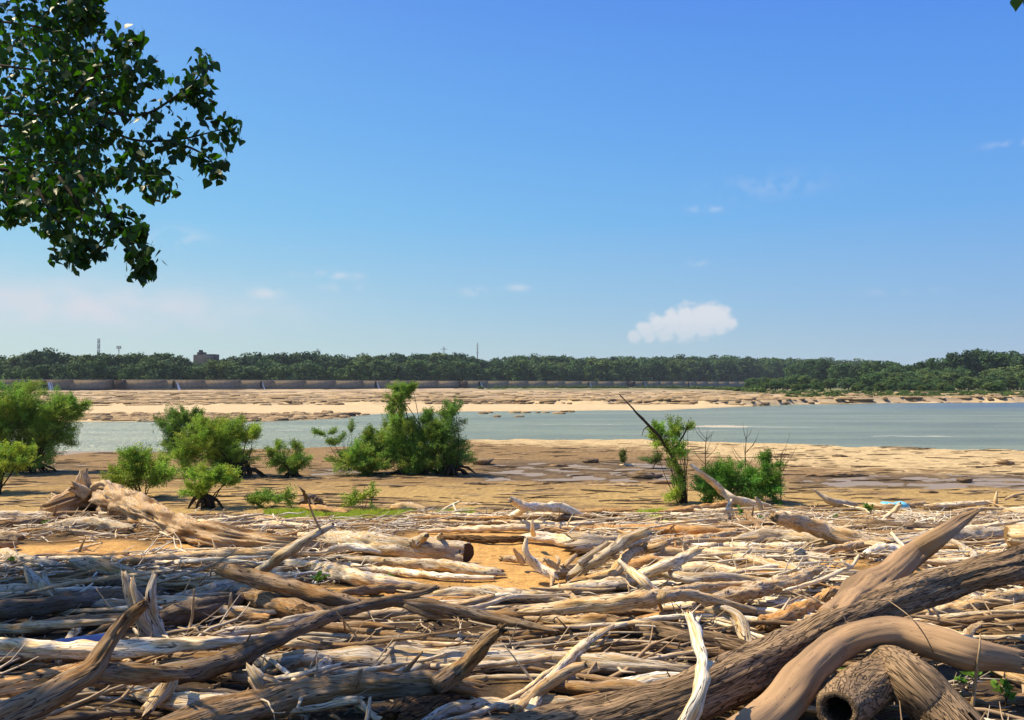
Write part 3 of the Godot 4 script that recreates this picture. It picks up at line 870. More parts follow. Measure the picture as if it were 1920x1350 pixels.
# ---------------------------------------------------------------- far structures over the wood
func build_skyline():
	# the old brick block with a tower
	var d := 520.0
	var p := deep(385, 719, d); p.y = 0.6
	var k := d / F
	var o := thing("brick_building", p, "dark flat-roofed brick building with a stair tower over the treetops", "building")
	var yt := func(py: float) -> float: return EYE + (719.0 - py) * k - 0.6
	var brick := Color(0.045, 0.05, 0.065)
	var part := func(called, x0, x1, y0, y1, z0, z1, col, parent = o):
		var b := Buf.new()
		b.box(Vector3((x0 - 385) * k, y0, z0), Vector3((x1 - 385) * k, y1, z1), col)
		return put(called, b.mesh(false), M.concrete, parent)
	var wall = part.call("wall", 362, 401, 0.0, yt.call(665), -9.0, 0.0, brick)
	part.call("tower", 368.5, 379, yt.call(665) + 0.003, yt.call(660), -7.0, -0.4, brick * 0.9)
	part.call("tower_cap", 370.5, 374.5, yt.call(660) + 0.003, yt.call(656), -5.0, -1.5, brick * 0.7)
	part.call("parapet", 380, 401.4, yt.call(665) + 0.003, yt.call(664), -9.0, 0.15, Color(0.12, 0.125, 0.15))
	for j in 5:
		part.call("window", 382 + j * 3.8, 384.4 + j * 3.8, yt.call(670.5), yt.call(667), 0.003, 0.12, Color(0.24, 0.27, 0.33), wall)
	# masts and pylons
	var bar := func(b: Buf, a: Vector3, e: Vector3, r: float): tube(b, [a, e], [r, r], {"sides": 4, "seg": 99.0, "rough": 0.0, "flute": 0.0, "ends": ["saw", "saw"], "col": Color(1, 1, 1)})
	var lattice := func(px, top, dd, foot, head, arms, label, col):
		var at := deep(px, 719, dd); at.y = 0.6
		var high: float = EYE + (719.0 - top) / F * dd - 0.6
		var t := thing("lattice_tower", at, label, "pylon")
		var b := Buf.new()
		var n := 9
		for s in n:
			var y0 := high * s / n; var y1 := high * (s + 1) / n
			var w0 := lerpf(foot, head, float(s) / n); var w1 := lerpf(foot, head, float(s + 1) / n)
			for q in 4:
				var a := PI / 4 + PI / 2 * q; var e := a + PI / 2
				bar.call(b, Vector3(cos(a) * w0, y0, sin(a) * w0), Vector3(cos(a) * w1, y1, sin(a) * w1), 0.14)
				bar.call(b, Vector3(cos(a) * w0, y0, sin(a) * w0), Vector3(cos(e) * w1, y1, sin(e) * w1), 0.10)
		put("mast", b.mesh(), M[col], t)
		for q in arms:
			var c := Buf.new()
			var y: float = high * q[0]
			bar.call(c, Vector3(-q[1], y, 0), Vector3(q[1], y, 0), 0.14)
			bar.call(c, Vector3(-q[1], y, 0), Vector3(0, y + q[1] * 0.35, 0), 0.09)
			bar.call(c, Vector3(q[1], y, 0), Vector3(0, y + q[1] * 0.35, 0), 0.09)
			put("cross_arm", c.mesh(), M[col], t)
	lattice.call(184, 634, 560.0, 1.0, 0.75, [], "slim tall lattice mast above the trees at far left", "steel")
	lattice.call(595, 653, 900.0, 3.0, 0.9, [[0.82, 4.5], [0.93, 3.4]], "faint pylon top over the wood above the left willows", "steel")
	lattice.call(679, 660, 1000.0, 3.0, 0.9, [[0.84, 5.0], [0.94, 3.6]], "faint pylon top just left of the tall willow's column of sky", "steel")
	lattice.call(832, 649, 900.0, 3.2, 0.9, [[0.80, 5.0], [0.92, 3.8]], "pylon top over the wood left of the tall steel pole", "steel")
	# a phone mast with a crown of aerials
	d = 560.0
	p = deep(222, 719, d); p.y = 0.6
	o = thing("phone_mast", p, "phone mast with a ring of aerials over the trees, left of the brick building", "mast")
	var high := EYE + (719.0 - 649.0) / F * d - 0.6
	var b := Buf.new()
	bar.call(b, Vector3.ZERO, Vector3(0, high, 0), 0.35)
	put("pole", b.mesh(), M.steel, o)
	for j in 6:
		var c := Buf.new()
		var a := TAU * j / 6
		c.box(Vector3(cos(a) * 1.3 - 0.2, high - 1.7, sin(a) * 1.3 - 0.2), Vector3(cos(a) * 1.3 + 0.2, high + 0.2, sin(a) * 1.3 + 0.2), Color(0.2, 0.2, 0.21))
		put("aerial", c.mesh(false), M.plain, o)
	for s in 2:
		var c := Buf.new()
		bar.call(c, Vector3(-1.4, high - 0.3 - 1.1 * s, 0), Vector3(1.4, high - 0.3 - 1.1 * s, 0), 0.15)
		bar.call(c, Vector3(0, high - 0.3 - 1.1 * s, -1.4), Vector3(0, high - 0.3 - 1.1 * s, 1.4), 0.15)
		put("ring_bar", c.mesh(), M.steel, o)
	# the steel pole with short arms
	d = 540.0
	p = deep(895, 719, d); p.y = 0.6
	o = thing("power_pole", p, "tall dark steel power pole with short arms above the wood, middle of the skyline", "pole")
	high = EYE + (719.0 - 642.0) / F * d - 0.6
	b = Buf.new()
	tube(b, [Vector3.ZERO, Vector3(0, high, 0)], [0.55, 0.28], {"sides": 8, "seg": 99.0, "rough": 0.0, "flute": 0.0, "ends": ["saw", "saw"]})
	put("pole", b.mesh(), M.steel, o)
	for j in 3:
		var c := Buf.new()
		bar.call(c, Vector3(-1.1, high - 2.0 - 2.4 * j, 0), Vector3(1.1, high - 1.7 - 2.4 * j, 0), 0.13)
		put("cross_arm", c.mesh(), M.steel, o)


# ---------------------------------------------------------------- willows on the flat
# base pixel, lobes [cx, cy, rx, ry] in pixels; everything is then built in metres round its foot.
func willow(label: String, bx: float, by: float, lobes: Array, o := {}) -> Node3D:
	var base := spot(bx, by)
	var d := -base.z
	var k := d / F
	var called: String = o.get("called", "willow_bush")
	var t := thing(called, base, label, o.get("cat", "bush"), o.get("group", "willow bushes on the mud flat"))
	var g := RandomNumberGenerator.new(); g.seed = int(bx * 7 + by)
	var col: Color = o.get("col", Color(0.085, 0.165, 0.028))
	var leaf: float = o.get("leaf", 0.078)
	var dens: float = o.get("dense", 1.0)
	var wood := Buf.new()
	var lv := Buf.new()
	var thick: float = o.get("stem", 0.035)
	for q in lobes:
		var c := Vector3((q[0] - bx) * k, (by - q[1]) * k, g.randf_range(-0.35, 0.35) * q[2] * k)
		var r := Vector3(q[2] * k, q[3] * k, q[2] * k * 0.9)
		# stems from the foot into the lobe
		var n_stem := maxi(2, int(1.5 + r.x * 1.6))
		for s in n_stem:
			var e := c + Vector3(g.randf_range(-0.7, 0.7) * r.x, g.randf_range(-0.2, 0.75) * r.y, g.randf_range(-0.7, 0.7) * r.z)
			var f := Vector3(g.randf_range(-0.12, 0.12), -0.05, g.randf_range(-0.12, 0.12)) * (0.5 + c.length() * 0.4)
			if o.has("trunk"): f = Vector3(o.trunk[0] * k * 1.0, o.trunk[1] * k, 0.0) + f * 0.4
			var m := f.lerp(e, 0.5) + Vector3(g.randf_range(-0.15, 0.15), g.randf_range(-0.05, 0.2), g.randf_range(-0.15, 0.15)) * (e - f).length() * 0.6
			tube(wood, [f, m, e], [thick * g.randf_range(0.35, 0.7), thick * 0.3, 0.004], {"sides": 5, "seg": 0.3, "seed": g.randi() % 50, "col": Color(1, 1, 1)})
		# plumes of narrow leaves: each a shoot running from inside the lobe to its outline
		var n := int(clampf(dens * 540.0 * (r.x * r.y * 2.0 + r.x * r.z) / (leaf * 11.0), 30.0, 9000.0))
		var n_plume := clampi(int(n / 26.0), 5, 40)
		for s in n_plume:
			var w := Vector3(g.randfn(), g.randfn() * 0.9 + 0.25, g.randfn()).normalized()
			var reach := g.randf_range(0.72, 1.28)
			var from := c + Vector3(w.x * 0.15, w.y * 0.15 - 0.25, w.z * 0.15) * r
			var tip := c + w * r * reach + Vector3(0, 0.12 * r.y * g.randf(), 0)
			var tone := g.randf_range(0.62, 1.28)
			var warm := g.randf_range(0.8, 1.25)
			var girth := 0.29 * minf(r.x, r.y) * g.randf_range(0.7, 1.3)
			tube(wood, [from, from.lerp(tip, 0.55), from.lerp(tip, 0.92)], [0.012, 0.008, 0.003], {"sides": 4, "seg": 0.4, "col": Color(1.1, 1.05, 0.9)})
			for h in int(n / float(n_plume)):
				var u := pow(g.randf(), 0.75)
				var p := from.lerp(tip, u * 1.02) + Vector3(g.randfn(), g.randfn(), g.randfn()) * girth * (1.0 - 0.72 * u)
				if p.y < 0.03: continue
				var dir := ((tip - from).normalized() + Vector3(g.randfn() * 0.45, g.randfn() * 0.35 + 0.15, g.randfn() * 0.45)).normalized()
				var len := leaf * g.randf_range(2.2, 4.4)
				var young := tone * g.randf_range(0.8, 1.2)
				var cc := Color(col.r * young * warm, col.g * young, col.b * young)
				var side := dir.cross(Vector3(g.randfn(), g.randfn(), g.randfn())).normalized()
				for j in 10:
					var at := p + dir * len * (j / 10.0 - 0.3)
					var sd2 := side.rotated(dir, j * 2.4)
					var ld := (dir * 0.75 + sd2 * 0.8 + Vector3(0, -0.25, 0)).normalized()
					var lw := ld.cross(sd2.cross(dir) + Vector3(g.randfn(), g.randfn(), g.randfn()) * 0.5).normalized() * leaf * 0.17
					var ll := ld * leaf * g.randf_range(0.7, 1.25)
					var i0 := lv.point(at, Vector2.ZERO, cc)
					lv.point(at + ll * 0.45 + lw, Vector2.ZERO, cc); lv.point(at + ll, Vector2.ZERO, cc); lv.point(at + ll * 0.45 - lw, Vector2.ZERO, cc)
					lv.quad(i0, i0 + 1, i0 + 2, i0 + 3)
	put("stems", wood.mesh(), M.stem, t)
	put("foliage", lv.mesh(false), M.willow_leaf, t)
	return t

func root_heap(t: Node3D, wide: float, high: float, n: int, sd: int):   # the washed-out roots and trash caught at a willow's foot
	var b := Buf.new()
	var g := RandomNumberGenerator.new(); g.seed = sd
	for k in n:
		var a := g.randf() * TAU
		var r := g.randf_range(0.2, 1.0) * wide
		var p := Vector3(cos(a) * 0.1, high * g.randf_range(0.3, 1.0), sin(a) * 0.1)
		var e := Vector3(cos(a) * r, -0.04, sin(a) * r * 0.6)
		tube(b, [p, p.lerp(e, 0.5) + Vector3(0, high * 0.25, 0), e], [0.05 * g.randf_range(0.5, 1.5), 0.045, 0.015], {"sides": 6, "seg": 0.12, "rough": 0.4, "col": Color(0.85, 0.8, 0.75), "seed": sd + k})
	put("roots", b.mesh(), M.stem, t)

func build_willows():
	var lime := Color(0.29, 0.42, 0.055)
	var mid := Color(0.24, 0.38, 0.065)
	var deepg := Color(0.155, 0.28, 0.06)
	var t := willow("large willow with a heavy crown at the left edge above the mud", 58, 886, [[30, 755, 55, 38], [95, 775, 50, 32], [130, 765, 28, 22], [25, 800, 60, 40], [95, 815, 45, 32], [70, 845, 45, 25], [-40, 790, 60, 60]], {"col": mid, "trunk": [4, 2], "stem": 0.07, "called": "willow_tree", "cat": "tree", "dense": 1.0})
	root_heap(t, 1.1, 0.35, 16, 3)
	willow("bright green willow cut by the left edge, nearest of the left pair", -4, 925, [[8, 862, 48, 26], [-15, 880, 40, 30], [35, 858, 24, 20]], {"col": lime, "stem": 0.06})
	willow("rounded light green bush left of the leaning-trunk bush, on mud", 268, 937, [[265, 880, 50, 33], [230, 895, 30, 26], [300, 890, 26, 28], [258, 860, 32, 14]], {"col": lime.lerp(mid, 0.4)})
	t = willow("dark willow peeping out behind the broad yellow-green bush", 345, 880, [[325, 800, 32, 28], [350, 782, 30, 13], [372, 776, 8, 9], [345, 830, 36, 34]], {"col": deepg})
	t = willow("broad yellow-green willow bush above a black root mass", 452, 892, [[400, 830, 62, 40], [385, 800, 40, 16], [445, 815, 32, 26], [420, 865, 50, 22], [350, 850, 26, 30], [466, 812, 14, 18]], {"col": lime.lerp(mid, 0.25), "trunk": [0, 4], "stem": 0.05})
	root_heap(t, 1.0, 0.5, 24, 9)
	t = willow("small bright willow on a leaning dark trunk, in front of the broad bush", 385, 952, [[388, 895, 46, 20], [375, 918, 34, 20], [415, 900, 24, 18]], {"col": lime, "stem": 0.05})
	root_heap(t, 0.55, 0.4, 14, 13)
	t = willow("single small rounded bush right of the broad yellow-green willow", 548, 896, [[540, 862, 34, 24], [520, 845, 15, 16], [556, 838, 10, 14], [560, 870, 22, 16]], {"col": mid})
	root_heap(t, 0.6, 0.2, 9, 23)
	t = willow("tallest willow of the middle clump with a tufted crown", 795, 890, [[757, 735, 32, 15], [745, 752, 18, 22], [742, 785, 24, 26], [735, 820, 30, 30], [700, 850, 38, 32], [760, 850, 40, 32], [700, 815, 20, 14], [775, 815, 30, 28], [780, 862, 34, 24]], {"col": mid.lerp(deepg, 0.15), "stem": 0.07, "called": "willow_tree", "cat": "tree", "group": "", "dense": 1.1})
	root_heap(t, 1.6, 0.35, 22, 33)
	t = willow("right-hand willow of the middle clump with spread dark branches", 848, 892, [[850, 770, 20, 18], [840, 800, 26, 26], [805, 790, 14, 24], [830, 835, 36, 28], [858, 860, 28, 24], [800, 840, 22, 30], [785, 868, 28, 18], [822, 865, 34, 22], [815, 815, 26, 26]], {"col": deepg.lerp(mid, 0.3), "stem": 0.06, "group": ""})
	root_heap(t, 1.1, 0.4, 18, 43)
	willow("low skirt of the middle willow clump, with a yellow-green spray", 690, 893, [[660, 868, 40, 20], [700, 872, 34, 18], [672, 845, 22, 16]], {"col": mid, "group": ""})
	t = willow("thin open willow reaching out left of the middle clump", 655, 880, [[612, 812, 20, 9], [635, 826, 20, 14], [655, 850, 18, 16], [660, 805, 6, 18]], {"col": mid, "dense": 0.6, "group": "", "stem": 0.03})
	# the dead leaning pole and the willow round its foot
	t = willow("leaning slim willow wrapped round the dead pole, right of middle", 1278, 943, [[1245, 815, 26, 18], [1262, 800, 12, 12], [1258, 845, 24, 22], [1285, 800, 10, 14], [1270, 882, 12, 14], [1274, 918, 20, 20], [1236, 832, 16, 9]], {"col": lime.lerp(mid, 0.5), "stem": 0.03, "dense": 0.9, "called": "willow_tree", "cat": "tree"})
	var p := t.position
	var k := -p.z / F
	var b := Buf.new()
	tube(b, [Vector3(8 * k, 0, 0), Vector3(-3 * k, 60 * k, 0), Vector3(-38 * k, 118 * k, 0.1), Vector3(-70 * k, 152 * k, 0.2), Vector3(-118 * k, 203 * k, 0.3)], [0.055, 0.05, 0.042, 0.034, 0.012], {"sides": 8, "rough": 0.3, "col": Color(0.9, 0.85, 0.8), "seed": 61})
	tube(b, [Vector3(-62 * k, 145 * k, 0.2), Vector3(-72 * k, 138 * k, 0.2), Vector3(-76 * k, 126 * k, 0.25)], [0.02, 0.012, 0.006], {"sides": 5, "col": Color(0.9, 0.85, 0.8)})
	tube(b, [Vector3(-20 * k, 90 * k, 0.0), Vector3(6 * k, 132 * k, 0.1), Vector3(14 * k, 155 * k, 0.0)], [0.03, 0.02, 0.008], {"sides": 5, "col": Color(0.9, 0.85, 0.8)})
	put("dead_trunk", b.mesh(), M.stem, t)
	willow("wide low bush at the edge of the driftwood, right of the leaning pole", 1390, 944, [[1375, 905, 52, 30], [1330, 915, 26, 24], [1430, 910, 32, 28], [1440, 870, 18, 20], [1348, 885, 14, 10]], {"col": Color(0.14, 0.30, 0.045), "stem": 0.03, "dense": 1.5})
	for q in [[1170, 873, [[1170, 858, 13, 9]], "small tuft of willow on wet mud, left of a pair"], [1224, 878, [[1222, 861, 16, 11], [1232, 856, 8, 8]], "small tuft of willow beside the leaning pole, right of a pair"]]:
		willow(q[3], q[0], q[1], q[2], {"col": Color(0.14, 0.20, 0.05), "stem": 0.018, "leaf": 0.075, "called": "willow_tuft", "group": ""})
	willow("low spreading green bush on the mud behind the fallen trunk", 512, 950, [[510, 934, 36, 11], [535, 932, 16, 10], [480, 940, 18, 8]], {"col": mid, "stem": 0.012, "group": ""})
	willow("sparse young sapling with a bright leafy shoot behind the grass", 680, 958, [[668, 935, 16, 20], [697, 930, 8, 22], [655, 942, 10, 10]], {"col": lime, "stem": 0.012, "dense": 0.55, "group": "", "called": "willow_sapling"})
	# bare saplings by the wide low bush
	for q in [[1400, 900, 95, "bare leafless sapling standing in the wide low bush"], [1325, 885, 80, "bare thin twigs left of the wide low bush"], [1465, 905, 60, "short bare twigs right of the wide low bush"]]:
		var at := spot(q[0], q[1] + 40)
		var kk := -at.z / F
		var w := Buf.new()
		var g := RandomNumberGenerator.new(); g.seed = q[0]
		var main := [Vector3.ZERO, Vector3(-0.03, (40 + q[2] * 0.45) * kk, 0), Vector3(0.04, (40 + q[2]) * kk, 0)]
		tube(w, main, [0.018, 0.013, 0.004], {"sides": 5, "seg": 0.2, "col": Color(1.2, 1.1, 1.0)})
		for j in 9:
			var h: float = (40 + q[2] * g.randf_range(0.05, 0.85)) * kk
			var a := g.randf() * TAU; var l := g.randf_range(0.2, 0.6)
			tube(w, [Vector3(0, h, 0), Vector3(cos(a) * l * 0.5, h + l * 0.5, sin(a) * l * 0.5), Vector3(cos(a) * l * 0.75, h + l, sin(a) * l * 0.75)], [0.008, 0.006, 0.003], {"sides": 4, "seg": 0.2, "col": Color(1.2, 1.1, 1.0)})
		var s := thing("bare_sapling", at, q[3], "sapling")
		put("twigs", w.mesh(), M.stem, s)


# ---------------------------------------------------------------- driftwood
var LOOK := {
	"pale": [Color(0.88, 0.77, 0.60), Color(0.64, 0.53, 0.39), "smooth_wood"],
	"white": [Color(0.96, 0.90, 0.78), Color(0.80, 0.70, 0.55), "smooth_wood"],
	"grey": [Color(0.60, 0.53, 0.43), Color(0.42, 0.36, 0.285), "smooth_wood"],
	"tan": [Color(0.67, 0.53, 0.36), Color(0.46, 0.35, 0.23), "smooth_wood"],
	"brown": [Color(0.34, 0.24, 0.15), Color(0.235, 0.165, 0.105), "smooth_wood"],
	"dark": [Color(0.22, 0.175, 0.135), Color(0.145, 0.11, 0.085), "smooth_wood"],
	"orange": [Color(0.60, 0.37, 0.17), Color(0.46, 0.30, 0.165), "smooth_wood"],
	"bark": [Color(0.42, 0.31, 0.205), Color(0.29, 0.21, 0.14), "bark"],
	"sleek": [Color(0.43, 0.29, 0.175), Color(0.25, 0.17, 0.105), "sleek_wood"],
	"rot": [Color(0.40, 0.26, 0.14), Color(0.30, 0.18, 0.09), "rot"],
}
var log_count := 0

func drift(label: String, look: String, pts: Array, o := {}) -> Node3D:
	# pts: [pixel x, pixel y, radius in pixels, lift of the axis over the ground in metres (left out: it lies on the ground)]
	var P := []; var R := []
	_axis(pts, o.get("up", 0.03), P, R)
	var base: Vector3 = P[0]
	for p in P: base = base.min(p)
	base = Vector3(P[0].x, base.y, P[0].z)
	for k in P.size():
		P[k] -= base
		if not o.has("sawn"): R[k] *= 0.92
	log_count += 1
	var biggest := 0.0
	for r in R: biggest = maxf(biggest, r)
	var called: String = o.get("called", "driftwood_log" if biggest > 0.05 else "driftwood_branch")
	var set_: Array = LOOK[look]
	var q := {"sides": int(clampf(biggest * 260.0, 9, 34)), "seg": clampf(biggest * 0.55, 0.03, 0.1), "seed": log_count, "col": set_[0], "col2": set_[1], "knots": o.get("knots", 4 if biggest > 0.05 else 1),
		"rough": o.get("rough", 0.18), "flute": o.get("flute", 0.10 if look != "white" else 0.05), "ends": o.get("ends", ["break", "break"]), "bark": o.get("bark", 0.0), "split": o.get("split", 0.16 if biggest > 0.04 else 0.0)}
	if o.has("slant"):   # the saw went through at an angle, turning the cut towards the bank
		q.slant = (Vector3(0, EYE, 0) - P[0] - base) * Vector3(1, 0, 1)
		q.slant = q.slant.normalized() * o.slant
	if o.has("col"): q.col = o.col
	if o.has("col2"): q.col2 = o.col2
	for key in ["grain", "bark_run"]:
		if o.has(key): q[key] = o[key]
	if o.has("sides"): q.sides = o.sides
	if o.has("seg"): q.seg = o.seg
	var b := Buf.new()
	tube(b, P, R, q)
	var m: Material = M[set_[2]]
	var simple: bool = not o.has("branches") and not o.has("sawn")
	var root: Node3D
	if simple:
		root = put(called, b.mesh(), m, null, base)
	else:
		root = Node3D.new(); root.name = numbered(called); add_child(root); root.position = base
		put("stem" if called.ends_with("branch") else "trunk", b.mesh(), m, root)
		for br in o.get("branches", []):
			var bp := []; var brad := []
			_axis(br, 0.03, bp, brad)
			for k in bp.size(): bp[k] -= base
			var c := Buf.new()
			var qq := q.duplicate()
			if o.has("limb_look"):
				qq.col = LOOK[o.limb_look][0]; qq.col2 = LOOK[o.limb_look][1]; qq.bark = 0.0
			qq.sides = maxi(7, q.sides - 4); qq.seed = log_count + 31; qq.knots = 0; qq.ends = ["saw", "break"]
			tube(c, bp, brad, qq)
			put("limb", c.mesh(), M[LOOK[o.limb_look][2]] if o.has("limb_look") else m, root)
		for e in o.get("sawn", []):
			var at: Vector3 = P[0] if e == 0 else P[-1]
			var out: Vector3 = ((P[0] - P[1]) if e == 0 else (P[-1] - P[-2])).normalized()
			var r: float = R[0] if e == 0 else R[-1]
			var side := out.cross(Vector3.UP).normalized()
			var up := side.cross(out)
			var c := Buf.new()
			var col: Color = o.get("face", Color(0.62, 0.45, 0.26))
			var mid := c.point(at + out * 0.004, Vector2(0.5, 0.5), col)
			for j in 25:
				var a := TAU * j / 24.0
				var rr := r * (0.97 + 0.07 * nz.get_noise_2d(cos(a) + log_count, sin(a)))
				var arm := (side * cos(a) + up * sin(a)) * rr
				c.point(at + out * 0.004 + arm - out * (q.slant.dot(arm) if q.has("slant") else 0.0), Vector2(0.5 + cos(a) * 0.5, 0.5 + sin(a) * 0.5), col)
			for j in 24: c.tri(mid, mid + 1 + j, mid + 2 + j)
			put("sawn_face", c.mesh(), M.end_grain, root)
	tag(root, label, o.get("cat", "log" if biggest > 0.05 else "branch"), o.get("group", ""))
	return root

func _axis(pts: Array, up: float, P: Array, R: Array):
	for q in pts:
		var p: Vector3
		if q.size() > 3:
			p = spot(q[0], q[1], q[3]) if q[3] < 2.5 else deep(q[0], q[1], q[3])   # over 2.5 it is the depth itself
		else:
			p = spot(q[0], q[1], up)
			for k in 3: p = spot(q[0], q[1], up + q[2] * -p.z / F * 0.8)
		P.append(p); R.append(q[2] * -p.z / F)

func build_logs():
	# the great trunk across the right foreground, with its broken limb
	var t := drift("great ridged-bark trunk slanting across the right foreground with a broken limb raised", "bark", [[850, 1400, 46, 0.06], [1000, 1384, 51, 0.08], [1120, 1360, 53, 0.11], [1210, 1338, 51, 0.14], [1300, 1304, 51, 0.20], [1400, 1261, 50, 0.27], [1490, 1217, 45, 0.35], [1570, 1172, 40, 0.45], [1650, 1136, 35, 0.5], [1760, 1098, 31, 0.58], [1900, 1060, 29, 0.68], [2080, 1010, 28, 0.75]],
		{"branches": [[[1560, 1178, 34, 0.45], [1620, 1122, 40, 0.52], [1668, 1082, 29, 0.62], [1715, 1037, 22, 0.78], [1765, 1003, 16, 0.92], [1800, 978, 12, 1.0], [1832, 958, 4, 1.07]]], "sides": 96, "seg": 0.014, "bark": 0.009, "rough": 0.10, "called": "fallen_trunk", "cat": "trunk", "knots": 3, "limb_look": "sleek", "split": 0.04, "bark_run": 2.0, "grain": 3.0})
	drift("smooth brown log bent like an arch over the hollow log at lower right", "sleek", [[1270, 1500, 46, 0.05], [1370, 1408, 46, 0.12], [1435, 1350, 41, 0.18], [1480, 1302, 38, 0.27], [1515, 1258, 35, 0.36], [1560, 1217, 32, 0.43], [1615, 1192, 28, 0.48], [1680, 1186, 29, 0.47], [1747, 1204, 32, 0.42], [1813, 1224, 31, 0.36], [1862, 1230, 27, 0.32], [1897, 1236, 24, 0.30]], {"sides": 56, "seg": 0.025, "knots": 2, "rough": 0.07, "flute": 0.02, "split": 0.03, "grain": 6.0, "called": "bent_log"})
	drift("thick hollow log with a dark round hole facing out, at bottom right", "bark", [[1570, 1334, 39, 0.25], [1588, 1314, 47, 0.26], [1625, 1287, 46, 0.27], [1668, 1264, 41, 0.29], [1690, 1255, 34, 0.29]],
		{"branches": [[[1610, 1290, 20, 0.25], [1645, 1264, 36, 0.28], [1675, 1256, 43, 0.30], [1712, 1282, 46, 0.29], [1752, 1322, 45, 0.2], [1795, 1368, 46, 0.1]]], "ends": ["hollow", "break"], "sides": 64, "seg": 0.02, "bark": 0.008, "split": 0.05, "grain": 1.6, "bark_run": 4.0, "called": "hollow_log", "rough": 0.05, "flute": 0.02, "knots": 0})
	drift("pale bleached stick with dark holes leaning on the great trunk", "white", [[1262, 1410, 20, 0.16], [1288, 1352, 18, 0.32], [1311, 1300, 16, 0.46], [1318, 1250, 13, 0.55], [1309, 1205, 12, 0.62], [1302, 1180, 13, 0.66], [1293, 1156, 9, 0.70]], {"branches": [[[1316, 1255, 6, 0.54], [1327, 1250, 6, 0.54], [1333, 1243, 5, 0.55]], [[1303, 1172, 6, 0.67], [1310, 1158, 4, 0.70]]], "called": "leaning_stick", "cat": "stick", "sides": 20, "knots": 5})
	# bottom middle
	drift("brown log along the bottom edge with one pale limb rising at its right end", "brown", [[270, 1388, 34, 0.10], [400, 1345, 33, 0.12], [505, 1318, 30, 0.14], [609, 1294, 27, 0.15], [713, 1286, 25, 0.15], [800, 1282, 23, 0.15], [882, 1292, 17, 0.13]], {"branches": [[[815, 1285, 17, 0.17], [852, 1262, 17, 0.24], [880, 1240, 15, 0.33], [908, 1208, 13, 0.46], [938, 1180, 9, 0.57]], [[664, 1284, 9, 0.22], [672, 1268, 6, 0.27], [676, 1258, 3, 0.3]]], "sides": 40, "seg": 0.03, "up": 0.06, "flute": 0.10})
	drift("long grey weathered log behind the brown log with the raised limb", "grey", [[486, 1246, 10], [540, 1240, 20], [640, 1238, 25], [780, 1237, 24], [890, 1238, 23], [1050, 1241, 19], [1180, 1247, 16], [1285, 1256, 11]], {"sides": 36, "seg": 0.03, "up": 0.02})
	drift("smooth pale grey log lying between the long grey log and dark pole", "pale", [[525, 1206, 10], [560, 1203, 14], [660, 1206, 14], [780, 1209, 12], [890, 1213, 9]], {"up": 0.03, "sides": 24})
	drift("long straight pale log reaching in from the left edge above the rusty log", "pale", [[-60, 1210, 18, 0.2], [60, 1219, 18, 0.2], [160, 1219, 17, 0.2], [270, 1214, 16, 0.2], [380, 1206, 13, 0.19], [480, 1199, 9, 0.17]], {"sides": 28, "seg": 0.035})
	drift("long dark crooked pole rising from lower left to the middle, forked at its end", "dark", [[200, 1258, 13, 0.12], [300, 1266, 19, 0.14], [400, 1250, 20, 0.17], [470, 1221, 18, 0.22], [540, 1188, 15, 0.27], [600, 1163, 13, 0.31], [660, 1142, 12, 0.33], [735, 1128, 11, 0.34], [800, 1134, 12, 0.32], [870, 1147, 11, 0.28], [960, 1166, 9, 0.22], [1045, 1184, 4, 0.16]], {"branches": [[[690, 1133, 8, 0.34], [745, 1122, 7, 0.37], [790, 1112, 6, 0.4], [818, 1102, 4, 0.43]], [[760, 1134, 7, 0.32], [800, 1152, 6, 0.25], [845, 1158, 3, 0.2]]], "sides": 24, "seg": 0.04, "called": "driftwood_pole", "cat": "pole", "rough": 0.16})
	drift("forked brown branch leaning up from the bottom left corner, split at its tip", "brown", [[-70, 1385, 32, 0.15], [0, 1350, 30, 0.2], [70, 1316, 28, 0.26], [130, 1282, 26, 0.34], [172, 1252, 23, 0.4], [203, 1208, 16, 0.5], [232, 1168, 14, 0.6], [268, 1134, 9, 0.72]], {"branches": [[[150, 1268, 20, 0.36], [210, 1262, 20, 0.33], [270, 1263, 17, 0.3], [340, 1262, 11, 0.27]], [[196, 1218, 7, 0.46], [214, 1182, 5, 0.58], [238, 1146, 3, 0.67]]], "sides": 40, "seg": 0.03, "called": "leaning_branch", "cat": "branch", "flute": 0.12})
	drift("rusty orange log in the bottom left, under the forked brown branch", "orange", [[-60, 1302, 24], [0, 1294, 23], [70, 1280, 22], [140, 1263, 18], [220, 1250, 13]], {"sides": 36, "seg": 0.03, "flute": 0.1})
	drift("short pale log under the rusty orange log", "grey", [[-40, 1335, 15], [20, 1322, 14], [90, 1308, 15], [170, 1298, 9]])
	drift("knobbed stub of yellowish root standing beside the dark pole's foot", "tan", [[275, 1335, 13, 0.05], [300, 1303, 15, 0.13], [318, 1278, 16, 0.2], [326, 1260, 9, 0.26]], {"called": "root_stub", "cat": "root", "rough": 0.3})
	drift("dark log beside the knobbed yellowish root stub", "dark", [[335, 1302, 12], [400, 1304, 14], [470, 1308, 12], [520, 1310, 7]])
	drift("blackish branch lying along the very bottom, left", "dark", [[95, 1352, 8], [170, 1343, 9], [240, 1336, 7], [300, 1340, 5]])
	drift("blocky ochre chunk of wood on the bottom edge, middle", "rot", [[735, 1352, 30], [780, 1335, 27], [830, 1318, 18], [872, 1308, 10]], {"rough": 0.25, "called": "wood_chunk", "cat": "wood chunk"})
	drift("short grey curved log on the bottom edge before the ochre chunk", "grey", [[785, 1362, 12], [830, 1335, 14], [880, 1324, 14], [930, 1322, 12], [985, 1335, 7]])
